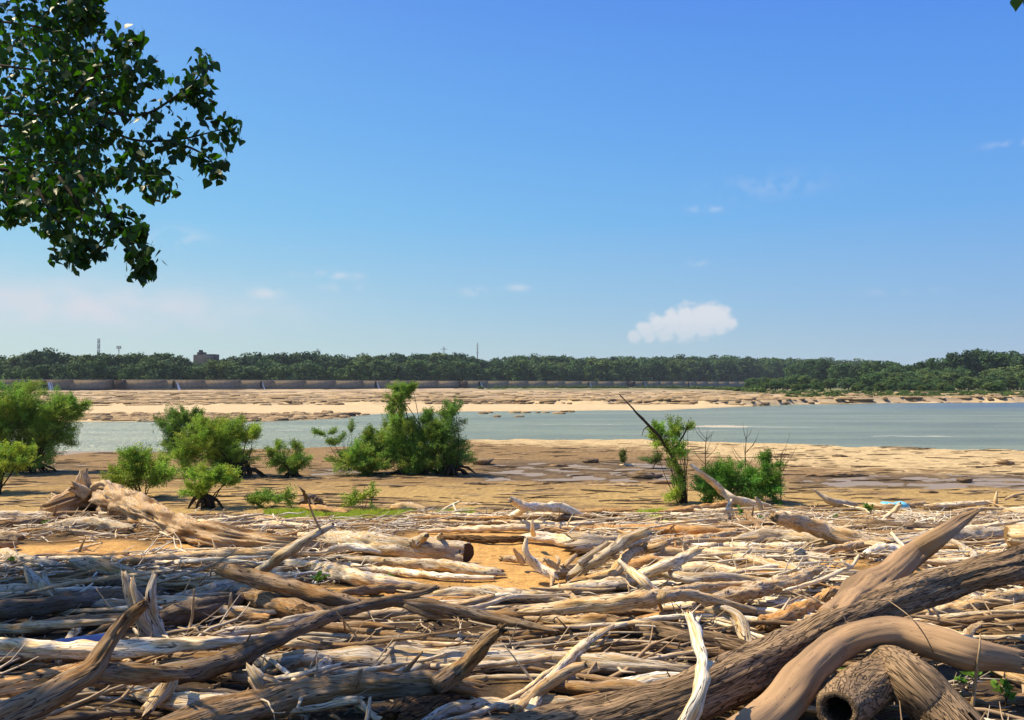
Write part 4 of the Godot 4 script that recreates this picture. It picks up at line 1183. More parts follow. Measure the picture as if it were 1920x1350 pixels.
	drift("peeling tan log leaning up among wood chips, bottom middle", "tan", [[970, 1330, 12, 0.06], [1005, 1300, 14, 0.13], [1040, 1272, 13, 0.2], [1072, 1256, 11, 0.25], [1095, 1248, 6, 0.28]], {"rough": 0.2})
	drift("narrow splintered stick standing out of the chips at the bottom, middle", "pale", [[683, 1372, 6, 0.03], [690, 1340, 5, 0.12], [694, 1308, 3, 0.2]])
	drift("white slat of wood lying aslant on the long grey log", "white", [[520, 1272, 5, 0.15], [575, 1262, 5, 0.18], [636, 1247, 5, 0.2]])
	drift("flat brown lath below the white slat", "brown", [[500, 1288, 6, 0.14], [540, 1282, 6, 0.15], [575, 1272, 5, 0.16]])
	drift("round grey butt of a log end showing above the bottom brown log", "grey", [[582, 1278, 17, 0.09], [600, 1262, 16, 0.12], [612, 1240, 10, 0.1]], {"sawn": [0], "face": Color(0.45, 0.42, 0.38), "ends": ["saw", "break"]})
	drift("stubby grey billet standing against the long grey log", "grey", [[470, 1252, 8, 0.22], [482, 1270, 12, 0.17], [498, 1290, 10, 0.1]])
	drift("stubby brown billet left of the flat brown lath", "tan", [[470, 1275, 6, 0.15], [482, 1292, 8, 0.1], [490, 1302, 8, 0.07]])
	# middle ground, left
	drift("shaded log slanting down to the right under the pale leaning pole", "brown", [[413, 1067, 10, 0.42], [440, 1074, 14, 0.4], [506, 1092, 16, 0.33], [600, 1116, 16, 0.22], [680, 1134, 10, 0.12]], {"sides": 24})
	drift("pale grey pole leaning steeply to the upper right, left of the saw-cut log", "grey", [[478, 1078, 10, 0.3], [520, 1048, 11, 0.48], [566, 1018, 10, 0.66], [600, 996, 8, 0.78], [622, 985, 5, 0.84]], {"called": "leaning_pole", "cat": "pole", "branches": [[[600, 992, 2, 0.8], [585, 960, 2, 1.0], [578, 938, 1.2, 1.12]]]})
	drift("grey split stump with two upright prongs in the shade at left", "grey", [[292, 1208, 16, 0.05], [272, 1170, 16, 0.22], [255, 1130, 14, 0.4], [238, 1090, 9, 0.56], [232, 1074, 5, 0.62]], {"branches": [[[305, 1205, 11, 0.06], [290, 1165, 11, 0.22], [282, 1120, 10, 0.42], [290, 1080, 5, 0.58]], [[258, 1135, 7, 0.4], [250, 1100, 5, 0.53], [248, 1085, 3, 0.58]]], "called": "forked_stump", "cat": "stump", "flute": 0.16, "sides": 26})
	drift("short weathered stump leaning in the shade near the left edge", "grey", [[90, 1118, 15, 0.06], [70, 1095, 13, 0.18], [54, 1075, 8, 0.28], [48, 1064, 4, 0.33]], {"branches": [[[98, 1116, 8, 0.06], [85, 1090, 7, 0.2], [80, 1078, 4, 0.26]]], "called": "broken_stump", "cat": "stump", "flute": 0.2})
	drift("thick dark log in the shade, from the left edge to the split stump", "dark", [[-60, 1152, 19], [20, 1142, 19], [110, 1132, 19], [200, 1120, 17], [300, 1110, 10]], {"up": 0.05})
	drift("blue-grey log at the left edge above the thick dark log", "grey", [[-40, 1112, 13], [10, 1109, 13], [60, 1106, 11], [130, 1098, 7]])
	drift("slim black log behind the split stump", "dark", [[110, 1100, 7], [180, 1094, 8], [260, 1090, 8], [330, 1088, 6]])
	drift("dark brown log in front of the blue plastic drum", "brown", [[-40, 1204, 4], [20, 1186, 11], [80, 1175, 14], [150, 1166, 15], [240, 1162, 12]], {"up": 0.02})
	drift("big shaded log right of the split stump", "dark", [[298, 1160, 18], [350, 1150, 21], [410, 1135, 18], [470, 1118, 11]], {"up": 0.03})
	drift("fluted grey log in the shade above the big shaded log", "grey", [[330, 1122, 8], [380, 1110, 12], [430, 1100, 13], [480, 1098, 9]])
	drift("saw-cut log in half shade, its dark end to the left, below the slanting log", "brown", [[452, 1118, 14], [500, 1128, 18], [560, 1146, 19], [625, 1165, 12]], {"slant": 0.5, "sawn": [0], "face": Color(0.14, 0.11, 0.09), "ends": ["saw", "break"]})
	drift("rounded ochre lump of rotten wood lit beside the dark pole", "rot", [[552, 1150, 12], [575, 1152, 17], [600, 1160, 10]], {"rough": 0.3, "called": "wood_chunk", "cat": "wood chunk"})
	drift("small ochre chunk right of the rounded ochre lump", "orange", [[590, 1142, 5], [602, 1146, 9], [618, 1150, 5]], {"rough": 0.3, "called": "wood_chunk", "cat": "wood chunk"})
	drift("blunt tan log slanting down into the shade, left of middle", "tan", [[134, 1056, 9, 0.22], [160, 1058, 12, 0.2], [205, 1065, 13, 0.16], [262, 1080, 9, 0.1], [290, 1090, 5, 0.07]])
	drift("long grey-tan log over the orange sand at left", "tan", [[60, 1050, 5], [150, 1045, 8], [240, 1050, 9], [310, 1047, 9], [372, 1043, 6]])
	drift("silvery log on the sand's near edge, left of the leaning pole", "pale", [[205, 1040, 5], [280, 1040, 8], [340, 1037, 9], [372, 1036, 7]])
	drift("small pale forked branch on the left sand patch", "pale", [[122, 1037, 3, 0.04], [150, 1029, 4, 0.08], [172, 1022, 3, 0.14], [190, 1018, 2, 0.2]], {"branches": [[[152, 1029, 3, 0.08], [165, 1032, 2, 0.05], [178, 1036, 1.5, 0.03]]]})
	drift("stringy weathered log at the left edge below the sand", "grey", [[-50, 1040, 15], [0, 1042, 15], [50, 1052, 12], [120, 1063, 6]], {"flute": 0.25})
	drift("short rounded log end at the left edge, upper", "tan", [[-50, 1000, 9], [0, 1003, 10], [34, 1008, 9]])
	drift("short rounded log end at the left edge, lower", "brown", [[-50, 1022, 9], [0, 1023, 9], [27, 1022, 7]])
	drift("flat pale log lying far left beyond the sand", "pale", [[-60, 972, 9], [0, 969, 10], [70, 967, 9], [120, 970, 5]])
	drift("darker pointed log in front of the flat pale log, far left", "brown", [[-30, 986, 6], [30, 982, 7], [90, 976, 6], [142, 972, 3]])
	drift("mossy grey log lying before the great root-ended trunk", "grey", [[85, 992, 5], [120, 985, 11], [170, 981, 13], [215, 987, 11], [246, 992, 8]])
	# the great root-ended trunk
	drift("huge fallen trunk with a torn root flare, bleached wood and brown bark, at left", "pale", [[93, 954, 13], [110, 951, 20], [145, 940, 27], [190, 934, 29], [236, 947, 28], [285, 966, 25], [335, 987, 23], [400, 1002, 21], [470, 1014, 19], [540, 1021, 16], [605, 1024, 8]],
		{"up": 0.06, "branches": [[[150, 935, 18, 19.6], [158, 915, 12, 19.6], [155, 898, 10, 19.5], [156, 887, 6, 19.5]], [[165, 928, 12, 19.4], [148, 918, 9, 19.3], [139, 914, 8, 19.2]], [[168, 922, 10, 19.5], [184, 912, 8, 19.4], [196, 909, 7, 19.3], [204, 915, 4, 19.2]], [[125, 948, 16, 19.6], [106, 940, 11, 19.5], [97, 934, 6, 19.5]]],
		"col": Color(0.56, 0.43, 0.30), "col2": Color(0.15, 0.095, 0.055), "limb_look": "tan", "sides": 64, "seg": 0.05, "flute": 0.24, "rough": 0.2, "split": 0.22, "grain": 4.0, "knots": 9, "called": "root_ended_trunk", "cat": "trunk"})
	# middle
	drift("thick grey saw-cut log with a torn hollow on top, its dark end to the right", "grey", [[590, 1008, 10], [640, 1015, 17], [700, 1022, 20], [790, 1030, 21], [874, 1037, 18]], {"slant": 0.7, "sawn": [1], "face": Color(0.13, 0.09, 0.06), "ends": ["break", "saw"], "branches": [[[775, 1020, 10, 0.25], [790, 1010, 8, 0.33], [800, 1004, 5, 0.4]], [[812, 1018, 8, 0.26], [824, 1008, 6, 0.34], [828, 1000, 2, 0.42]]], "sides": 40, "seg": 0.035, "called": "saw_cut_log"})
	drift("pale broken branch lying before the saw-cut log, left", "white", [[618, 1030, 4, 0.3], [650, 1025, 8, 0.3], [690, 1030, 6, 0.27], [712, 1036, 3, 0.22]])
	drift("grey log on the sand in front of the saw-cut log, frayed end right", "grey", [[600, 1043, 5], [690, 1050, 8], [823, 1060, 11], [900, 1070, 11], [940, 1074, 7]], {"up": 0.02})
	drift("straight pale pole parallel to the frayed grey log, nearest the sand", "white", [[522, 1056, 6], [640, 1062, 7], [740, 1071, 7], [840, 1081, 7], [925, 1084, 4]], {"up": 0.02})
	drift("broad bleached slab of a log left of the sand, pointed at the right", "pale", [[540, 1058, 9], [600, 1066, 14], [660, 1080, 16], [730, 1092, 13], [808, 1102, 5]], {"sides": 30})
	drift("weathered snag of roots left below the sand clearing", "brown", [[640, 1112, 6], [700, 1106, 9], [770, 1102, 8], [845, 1106, 6]], {"flute": 0.25, "rough": 0.3})
	drift("wide low weathered log at the near edge of the sand clearing", "grey", [[790, 1120, 7], [870, 1112, 13], [950, 1115, 13], [1030, 1122, 10], [1098, 1131, 3]], {"flute": 0.15, "sides": 26})
	drift("white curved tusk-like root at the right edge of the sand clearing", "white", [[986, 1013, 4, 0.5], [985, 1030, 7, 0.4], [995, 1052, 9, 0.25], [1015, 1066, 10, 0.16], [1040, 1078, 9, 0.12]], {"called": "driftwood_root", "cat": "root"})
	drift("tangled root wad with short prongs beside the tusk-like root", "tan", [[1030, 1075, 8, 0.12], [1055, 1070, 14, 0.14], [1082, 1066, 10, 0.14]], {"branches": [[[1040, 1070, 5, 0.15], [1036, 1085, 5, 0.08], [1033, 1100, 3, 0.02]], [[1045, 1065, 5, 0.2], [1030, 1055, 5, 0.27], [1022, 1047, 3, 0.32]], [[1058, 1062, 5, 0.2], [1072, 1048, 4, 0.28], [1080, 1040, 3, 0.32]], [[1060, 1072, 5, 0.12], [1065, 1088, 4, 0.05], [1066, 1096, 2, 0.02]], [[1046, 1060, 4, 0.22], [1048, 1050, 3, 0.28], [1044, 1044, 3, 0.3]], [[1072, 1066, 4, 0.14], [1086, 1078, 3, 0.1], [1092, 1064, 2, 0.2]], [[1020, 1052, 3, 0.2], [1000, 1048, 4, 0.18], [985, 1052, 4, 0.12]]], "called": "root_wad", "cat": "root", "rough": 0.35})
	drift("short rounded log with a white spike beside it, on the sand", "tan", [[944, 1048, 6], [965, 1049, 7], [992, 1052, 6]], {"branches": [[[982, 1056, 6, 0.1], [972, 1042, 5, 0.2], [963, 1029, 2, 0.3]]]})
	drift("pale log with one upright spur, far side of the sand clearing", "white", [[972, 1010, 6], [1000, 1007, 10], [1040, 1011, 11], [1085, 1018, 11], [1110, 1022, 9]], {"branches": [[[1000, 1003, 5, 0.25], [998, 990, 4, 0.4], [998, 979, 3, 0.5]]], "up": 0.03})
	drift("rotten brown log crossing the far end of the sand clearing", "rot", [[832, 1008, 4], [870, 1009, 6], [920, 1012, 7], [980, 1011, 6]])
	drift("thick grey butt of a log facing out, right of the sand clearing", "grey", [[1082, 1020, 21], [1105, 1018, 20], [1140, 1018, 15], [1190, 1014, 8]], {"up": 0.03, "sides": 30})
	drift("bent grey log rising to the right over the root wad", "grey", [[1070, 1078, 8, 0.12], [1095, 1062, 11, 0.25], [1120, 1050, 12, 0.34], [1150, 1030, 12, 0.46], [1172, 1012, 12, 0.54], [1214, 996, 9, 0.62]], {"branches": [[[1150, 1028, 7, 0.45], [1180, 1020, 7, 0.45], [1214, 1010, 5, 0.48]], [[1085, 1056, 6, 0.3], [1115, 1035, 6, 0.42], [1140, 1018, 4, 0.5]]], "sides": 20})
	drift("S-curved brown branch right of the bent grey log", "tan", [[1104, 1086, 8, 0.08], [1130, 1080, 10, 0.12], [1152, 1074, 11, 0.16], [1166, 1055, 10, 0.25], [1180, 1038, 10, 0.33], [1205, 1030, 9, 0.36], [1230, 1027, 9, 0.38], [1246, 1020, 6, 0.42]], {"sides": 18, "seg": 0.04})
	drift("split pale plank leaning down toward the forked log, right of middle", "white", [[1162, 1054, 4, 0.42], [1182, 1070, 8, 0.34], [1205, 1090, 10, 0.26], [1238, 1117, 11, 0.12]], {"flute": 0.2, "called": "split_plank", "cat": "plank"})
	drift("pale log rising to the right behind the wavy log", "pale", [[1195, 1080, 9, 0.2], [1235, 1066, 11, 0.28], [1275, 1048, 11, 0.35], [1308, 1030, 8, 0.42]])
	drift("wavy grey log with a dark tail, crossing right of middle", "grey", [[1200, 1079, 8], [1245, 1074, 9], [1290, 1085, 11], [1350, 1082, 10], [1400, 1086, 9], [1464, 1093, 5]], {"up": 0.16})
	drift("cream and orange log behind the wavy grey log", "tan", [[1300, 1032, 7], [1340, 1038, 9], [1400, 1048, 9], [1470, 1064, 10], [1530, 1080, 6]], {"up": 0.06})
	drift("brown log with pointed end lying under the bent grey log's tip", "tan", [[1180, 1025, 5], [1230, 1019, 8], [1290, 1013, 9], [1345, 1005, 8], [1378, 998, 4]], {"up": 0.05})
	drift("smooth round-backed boulder-like log under the S-curved branch", "orange", [[1180, 1062, 12], [1215, 1056, 17], [1250, 1058, 10]], {"rough": 0.2})
	drift("grey-white hump of wood below the cream and orange log", "pale", [[1255, 1072, 8], [1300, 1066, 13], [1350, 1068, 11], [1400, 1074, 5]])
	drift("long forked tan branch crossing the middle, fork pointing right", "tan", [[975, 1147, 4], [1030, 1141, 12], [1100, 1134, 16], [1170, 1129, 17], [1232, 1119, 15], [1300, 1104, 10], [1372, 1097, 8], [1450, 1096, 4]], {"up": 0.22, "branches": [[[1240, 1118, 12, 0.38], [1290, 1116, 11, 0.36], [1345, 1127, 8, 0.3], [1416, 1144, 4, 0.22]]], "sides": 26, "seg": 0.04, "knots": 4})
	drift("deeply grained log rising right behind the fork of the tan branch", "tan", [[1310, 1130, 4], [1350, 1122, 12], [1400, 1110, 15], [1450, 1098, 15], [1500, 1082, 12], [1536, 1068, 7]], {"up": 0.16, "flute": 0.2, "sides": 30})
	drift("pale thick log under the forked tan branch, left half", "pale", [[1015, 1108, 4], [1070, 1102, 11], [1130, 1098, 13], [1185, 1090, 12], [1225, 1084, 7]], {"up": 0.05})
	drift("knob-ended tan log pointing at the chips, middle", "tan", [[985, 1160, 4], [1040, 1163, 9], [1090, 1166, 12], [1125, 1163, 14], [1134, 1160, 11]], {"up": 0.05})
	drift("long ribbed grey-brown log slanting down right behind the pale stick", "bark", [[1110, 1158, 9], [1180, 1172, 15], [1260, 1187, 18], [1340, 1203, 18], [1430, 1225, 14]], {"bark": 0.006, "sides": 40, "seg": 0.025})
	drift("bent pale grey log arching down behind the great trunk", "grey", [[1330, 1145, 8, 0.2], [1352, 1142, 11, 0.24], [1378, 1154, 13, 0.22], [1393, 1180, 13, 0.14], [1404, 1215, 14, 0.04]], {"sides": 22})
	drift("orange knobby root with two stubs behind the great trunk", "orange", [[1430, 1170, 14], [1470, 1158, 16], [1515, 1140, 16], [1548, 1122, 12], [1560, 1108, 9]], {"up": 0.03, "branches": [[[1545, 1125, 9, 0.3], [1555, 1112, 8, 0.36], [1580, 1106, 7, 0.36]]], "called": "driftwood_root", "cat": "root", "rough": 0.25})
	drift("small dark billet pointing right, in chips behind the great trunk", "dark", [[1218, 1212, 7], [1260, 1220, 10], [1310, 1228, 9]])
	drift("thin Y-shaped white stick above the orange knobby root", "white", [[1470, 1108, 3, 0.2], [1530, 1090, 4, 0.25], [1578, 1070, 4, 0.3], [1597, 1062, 3, 0.33], [1608, 1044, 3, 0.42]], {"branches": [[[1597, 1062, 3, 0.33], [1586, 1058, 3, 0.36], [1578, 1050, 2, 0.4]]], "called": "forked_stick", "cat": "stick"})
	# right
	drift("thick log with a charred ragged end tilted up, right of middle distance", "tan", [[1452, 970, 9, 0.62], [1480, 975, 15, 0.55], [1530, 990, 17, 0.4], [1590, 1008, 16, 0.24], [1660, 1022, 11, 0.12]], {"sides": 28, "seg": 0.05, "flute": 0.12})
	drift("broad smooth grey log tapering to a point at the left, right half", "grey", [[1312, 1031, 3], [1370, 1018, 12], [1450, 1007, 17], [1520, 1010, 15], [1570, 1022, 8]], {"sides": 26, "up": 0.05})
	drift("sawn log with a bright round face, at the right edge", "tan", [[1890, 1006, 19, 0.28], [1950, 1008, 20, 0.28], [2080, 1012, 20, 0.28]], {"slant": 0.7, "sawn": [0], "face": Color(0.62, 0.44, 0.24), "ends": ["saw", "break"], "called": "saw_cut_log"})
	drift("cracked grey log lying behind the great trunk's limb, right", "grey", [[1610, 1022, 10], [1680, 1018, 13], [1780, 1007, 15], [1880, 998, 12]], {"up": 0.05, "flute": 0.12})
	drift("rough barked log between the tilted log and the limb, far right", "bark", [[1570, 984, 9], [1650, 988, 12], [1730, 992, 11], [1800, 990, 8]], {"up": 0.03, "bark": 0.008, "sides": 26})
	drift("slim knotted log below the tilted charred log", "tan", [[1518, 1034, 4], [1570, 1028, 7], [1612, 1021, 8], [1660, 1023, 7]], {"up": 0.12})
	drift("rounded white log end near the small sand gap, right", "white", [[1622, 1040, 7], [1645, 1031, 10], [1675, 1029, 9], [1702, 1033, 6]], {"up": 0.08})
	drift("thin white stick standing aslant over the rounded white log", "white", [[1702, 1036, 5, 0.22], [1688, 1018, 4, 0.32], [1672, 1000, 3, 0.42]], {"branches": [[[1702, 1036, 3, 0.22], [1708, 1030, 2, 0.26]]]})
	drift("short grey sawn billet left of the small sand gap", "grey", [[1485, 1036, 8], [1520, 1043, 10], [1558, 1050, 9]], {"up": 0.06, "sawn": [1], "face": Color(0.3, 0.24, 0.18), "ends": ["break", "saw"]})
	drift("long tan log under the great trunk's far end", "tan", [[1700, 1160, 9], [1800, 1140, 15], [1900, 1122, 16], [2020, 1105, 14]], {"up": 0.0})
	drift("pale curved log behind the arch-bent log's back", "white", [[1690, 1170, 6, 0.12], [1750, 1178, 8, 0.14], [1800, 1192, 7, 0.12], [1850, 1210, 4, 0.08]])
	drift("weathered log at the right edge below the arch-bent log's tip", "tan", [[1880, 1255, 13], [1920, 1272, 15], [1990, 1300, 15]])
	drift("long slim pole at the right edge behind the arch-bent log", "pale", [[1790, 1196, 4], [1850, 1195, 5], [1930, 1194, 5], [1990, 1192, 5]])
	drift("bleached log corner cut by the bottom right edge", "white", [[1790, 1348, 13], [1850, 1362, 16], [1920, 1384, 18]])
	# far edge of the drift
	drift("pale log with a raised blunt end, farthest out by the mud, middle", "white", [[958, 937, 6, 0.62], [968, 943, 8, 0.56], [985, 949, 10, 0.48], [1020, 950, 9, 0.40], [1055, 952, 10, 0.32], [1090, 968, 5, 0.12]], {"branches": [[[985, 952, 6, 0.42], [970, 962, 6, 0.25], [950, 972, 4, 0.06]]], "sides": 22})
	drift("long low brown log before the green moss strip", "tan", [[768, 966, 5], [840, 969, 6], [910, 966, 6], [965, 961, 6]])
	drift("long pale log spanning the far drift behind the saw-cut log", "pale", [[788, 996, 4], [860, 993, 6], [940, 990, 7], [1010, 989, 7], [1085, 993, 5]])
	drift("long orange-tan log beyond the grey log butt", "orange", [[1035, 995, 6], [1120, 992, 8], [1210, 991, 9], [1300, 994, 9], [1375, 998, 5]])
	drift("tan pole above the long orange-tan log", "pale", [[1120, 985, 5], [1200, 982, 6], [1290, 982, 6], [1345, 976, 5]])
	drift("rusty tapered log at the drift's far edge under the wide bush", "orange", [[1240, 961, 5], [1300, 955, 8], [1350, 948, 7], [1378, 940, 4]], {"up": 0.06})
	drift("long bare branch rising left in front of the wide low bush", "pale", [[1294, 870, 3, 1.2], [1318, 890, 5, 0.95], [1345, 912, 7, 0.65], [1372, 935, 8, 0.35], [1405, 943, 8, 0.22], [1440, 950, 6, 0.1]], {"called": "leaning_branch", "cat": "branch", "branches": [[[1372, 935, 5, 0.35], [1366, 950, 4, 0.18], [1358, 962, 3, 0.03]]]})
	drift("pointed wedge of wood standing up, right of the leaning bare branch", "grey", [[1417, 932, 2, 0.45], [1424, 945, 5, 0.28], [1430, 963, 4, 0.05]])
	drift("curved grey prong rising from the drift left of the blue plastic", "grey", [[1527, 919, 2, 0.5], [1542, 930, 5, 0.35], [1562, 941, 7, 0.2], [1600, 946, 6, 0.1]])
	drift("upright wooden stake near the right edge of the far drift", "tan", [[1866, 957, 5, 0.03], [1867, 940, 4, 0.25], [1869, 924, 2, 0.45]], {"called": "wooden_stake", "cat": "stake"})
	drift("pale stick standing aslant before the blue plastic", "pale", [[1655, 975, 4, 0.06], [1674, 960, 5, 0.22], [1688, 946, 4, 0.38]])
	drift("slim log just in front of the blue plastic", "tan", [[1630, 947, 5], [1670, 950, 6], [1730, 944, 4]])
	drift("long pale log right of the blue plastic", "pale", [[1735, 950, 5], [1800, 946, 6], [1855, 942, 4]])
	drift("grey log with a dark burnt end, far right", "grey", [[1850, 958, 7], [1890, 961, 8], [1990, 966, 8]])
	drift("crooked branch poking up at the far right edge", "tan", [[1885, 936, 3, 0.2], [1905, 928, 3, 0.3], [1960, 918, 3, 0.4]])
	drift("stranded brown slab on the mud behind the moss strip", "tan", [[737, 951, 7], [765, 950, 9], [798, 955, 5]], {"rough": 0.2})
	drift("splintered reddish slab on the mud right of the low spreading bush", "orange", [[566, 949, 4], [600, 955, 8], [650, 962, 5]], {"flute": 0.25})
	drift("white forked twig sticking up by the moss strip", "white", [[827, 958, 2, 0.05], [845, 948, 2.5, 0.15], [862, 940, 2, 0.25]], {"branches": [[[850, 945, 2, 0.2], [856, 960, 1.5, 0.03]]]})
	drift("dark washed-up root ball on the mud right of the low spreading bush", "dark", [[565, 940, 5], [582, 936, 9], [600, 938, 5]], {"rough": 0.5, "called": "root_ball", "cat": "root", "branches": [[[575, 938, 4, 0.2], [568, 920, 2, 0.5], [560, 912, 1, 0.6]], [[590, 936, 4, 0.2], [604, 942, 2, 0.1], [616, 948, 1.5, 0.03]], [[585, 938, 3, 0.2], [588, 948, 2, 0.1], [592, 955, 1.5, 0.02]]]})


# ---------------------------------------------------------------- the rest of the drift
func build_scatter():
	var g := RandomNumberGenerator.new(); g.seed = 77
	var tones := ["pale", "pale", "white", "grey", "tan", "tan", "brown", "pale", "orange"]
	var hue := {"pale": "pale", "white": "bleached", "grey": "grey", "tan": "tan", "brown": "brown", "orange": "orange-brown", "dark": "dark"}
	# loose logs and sticks between the larger logs, each its own
	var made := 0
	var tries := 0
	while made < 580 and tries < 9000:
		tries += 1
		var far := made % 5 < 3
		var d := g.randf_range(11.0, 20.5) if far else g.randf_range(5.0, 11.0)
		var x := g.randf_range(-0.74, 0.74) * d
		var edge := 18.6 + 1.6 * smoothstep(0.0, 0.5, x / d) + nz.get_noise_2d(x * 0.4, 2.0)
		if d > edge: continue
		if clearing(x, d) > 0.05: continue
		var px := 960.0 + F * x / d
		if px > 470 and px < 800 and d > 17.0: continue
		if far and px < 380 and d > 12.5 and d < 16.5 and g.randf() < 0.7: continue
		var long := g.randf_range(0.6, 2.6) * (1.0 if far else 0.75)
		var r := (0.012 + 0.038 * g.randf()) * (1.15 if far else 0.95)
		if made >= 400: r = g.randf_range(0.010, 0.022)
		elif g.randf() < 0.15: r *= 1.4
		var yaw := g.randfn() * 0.22 + (g.randf_range(-1.4, 1.4) if g.randf() < (0.5 if made >= 400 else 0.27) else 0.0)
		var dirv := Vector3(cos(yaw), 0, sin(yaw))
		var lift := r * 0.7 + g.randf() * (0.16 if made >= 400 else 0.05)
		var tilt := g.randf_range(-0.05, 0.08)
		if g.randf() < 0.02 and r < 0.03: tilt = g.randf_range(0.1, 0.25)
		var look: String = tones[g.randi() % tones.size()]
		if d < 7.5 and g.randf() < 0.4: look = "brown"
		if clearing(x - dirv.x * long * 0.45, d + dirv.z * long * 0.45) > 0.2 or clearing(x + dirv.x * long * 0.45, d - dirv.z * long * 0.45) > 0.2: continue
		var bend := g.randf_range(-0.12, 0.12) * long
		var P := []; var R := []
		for k in 5:
			var t := k / 4.0 - 0.5
			var q := Vector3(x, 0, -d) + dirv * long * t + Vector3(-dirv.z, 0, dirv.x) * bend * (1.0 - 4.0 * t * t) + Vector3(g.randf_range(-1, 1), 0, g.randf_range(-1, 1)) * r * 0.5
			q.y = land(q.x, -q.z) + lift + maxf(0.0, tilt * long * (t + 0.5))
			P.append(q); R.append(r * [0.6, 1.0, 1.05, 0.9, 0.35][k])
		var base: Vector3 = P[0]
		for k in 5: P[k] -= base
		var b := Buf.new()
		tube(b, P, R, {"sides": 9 if r < 0.03 else 16, "seg": maxf(0.05, r * 1.8), "seed": 200 + made, "col": LOOK[look][0], "col2": LOOK[look][1], "rough": 0.22, "flute": 0.12, "split": 0.12 if r > 0.03 else 0.0})
		if g.randf() < 0.25:
			var s: Vector3 = P[1].lerp(P[3], g.randf())
			var e: Vector3 = s + Vector3(g.randf_range(-0.15, 0.15), g.randf_range(0.05, 0.2), g.randf_range(-0.1, 0.1)) * 1.3
			tube(b, [s, s.lerp(e, 0.5), e], [r * 0.5, r * 0.35, r * 0.15], {"sides": 6, "seg": 0.05, "col": LOOK[look][0], "col2": LOOK[look][1], "seed": made})
		var zone := "at the drift's far edge" if d > 16.5 else "among the far rows of logs" if d > 12.5 else "around the sandy clearings" if d > 9.0 else "among the near logs"
		var third := "left" if px < 640 else "middle" if px < 1280 else "right"
		put("driftwood_stick" if r < 0.035 else "driftwood_log", b.mesh(), M.smooth_wood, null, base)
		var o := get_child(get_child_count() - 1)
		tag(o, "%s %s driftwood %s %s%s, %s" % ["slender" if r < 0.02 else "short" if long < 1.0 else "long" if long > 1.9 else "loose", hue[look], "stick" if r < 0.035 else "log", zone, " lying crosswise" if absf(yaw) > 0.6 else "", third], "stick" if r < 0.035 else "log", "loose driftwood lying between the larger logs")
		made += 1
	# chips, splinters and twigs that fill the gaps
	for kind in 7:
		var b := Buf.new()
		if kind > 4:     # forked and crooked twigs
			var s := 1.0 if kind == 5 else -1.0
			tube(b, [Vector3(-0.5, 0, 0), Vector3(-0.2, 0.03, 0.05 * s), Vector3(0.15, 0.06, -0.02 * s), Vector3(0.5, 0.13, 0.09 * s)], [0.016, 0.019, 0.013, 0.004], {"sides": 5, "seg": 0.2, "col": Color.WHITE, "col2": Color(0.75, 0.72, 0.66), "rough": 0.2, "seed": kind})
			tube(b, [Vector3(-0.1, 0.035, 0.02 * s), Vector3(0.12, 0.12, 0.10 * s), Vector3(0.3, 0.26, 0.12 * s)], [0.012, 0.009, 0.003], {"sides": 4, "seg": 0.2, "col": Color.WHITE, "col2": Color(0.75, 0.72, 0.66), "seed": kind + 9})
			tube(b, [Vector3(0.1, 0.05, 0), Vector3(0.26, 0.02, -0.10 * s), Vector3(0.38, 0.04, -0.2 * s)], [0.009, 0.007, 0.003], {"sides": 4, "seg": 0.2, "col": Color.WHITE, "col2": Color(0.75, 0.72, 0.66), "seed": kind + 5})
		elif kind < 3:
			tube(b, [Vector3(-0.5, 0, 0), Vector3(-0.15, 0.02, 0.03 * (kind - 1)), Vector3(0.2, -0.01, 0.02), Vector3(0.5, 0.01, -0.03)], [0.010, 0.017, 0.015, 0.006], {"sides": 5, "seg": 0.34, "col": Color.WHITE, "col2": Color(0.7, 0.68, 0.64), "rough": 0.2, "seed": kind + 3})
		else:
			tube(b, [Vector3(-0.5, 0, 0), Vector3(0, 0.03, 0), Vector3(0.5, 0, 0)], [0.06, 0.11, 0.05], {"sides": 5, "seg": 0.4, "col": Color.WHITE, "col2": Color(0.7, 0.66, 0.6), "rough": 0.35, "seed": kind})
		var n: int = [1300, 1300, 1000, 7000, 5600, 900, 900][kind]
		var mm := MultiMesh.new()
		mm.transform_format = MultiMesh.TRANSFORM_3D
		mm.use_colors = true
		mm.mesh = b.mesh(kind < 3 or kind > 4)
		mm.instance_count = n
		for k in n:
			var d := 0.0; var x := 0.0
			for q in 30:
				d = 2.2 + 17.9 * pow(g.randf(), 0.8)
				x = g.randf_range(-0.9, 0.9) * maxf(d, 6.0)
				if d > 18.8 + 1.4 * smoothstep(0.0, 0.5, x / d) + nz.get_noise_2d(x * 0.4, 2.0): continue
				if clearing(x, d) > 0.1 and g.randf() < 0.993: continue
				if kind < 3 and (clearing(x - 0.3, d) > 0.2 or clearing(x + 0.3, d) > 0.2): continue
				var pq := 960.0 + F * x / d
				if pq > 495 and pq < 775 and d > 17.7: continue
				if nr.get_noise_2d(x * 0.7 + 50.0, d * 0.7) < -0.22: continue
				if d < 9.5 and (kind < 3 or kind > 4) and g.randf() < 0.72: continue
				break
			var near := d < 8.5
			var l := (g.randf_range(0.12, 0.7) if kind < 3 else g.randf_range(0.03, 0.12) if kind < 5 else g.randf_range(0.25, 0.9)) * (1.0 if near or kind > 2 else 1.3)
			var th := l * g.randf_range(0.5, 1.1) + (0.25 if kind < 3 else 0.0)
			if kind > 2: th = l * g.randf_range(0.5, 1.3)
			if kind > 4: th = l
			var yaw := g.randfn() * (0.6 if kind < 3 else 2.0 if kind < 5 else 0.9) + (g.randf_range(-1.5, 1.5) if g.randf() < 0.35 else 0.0)
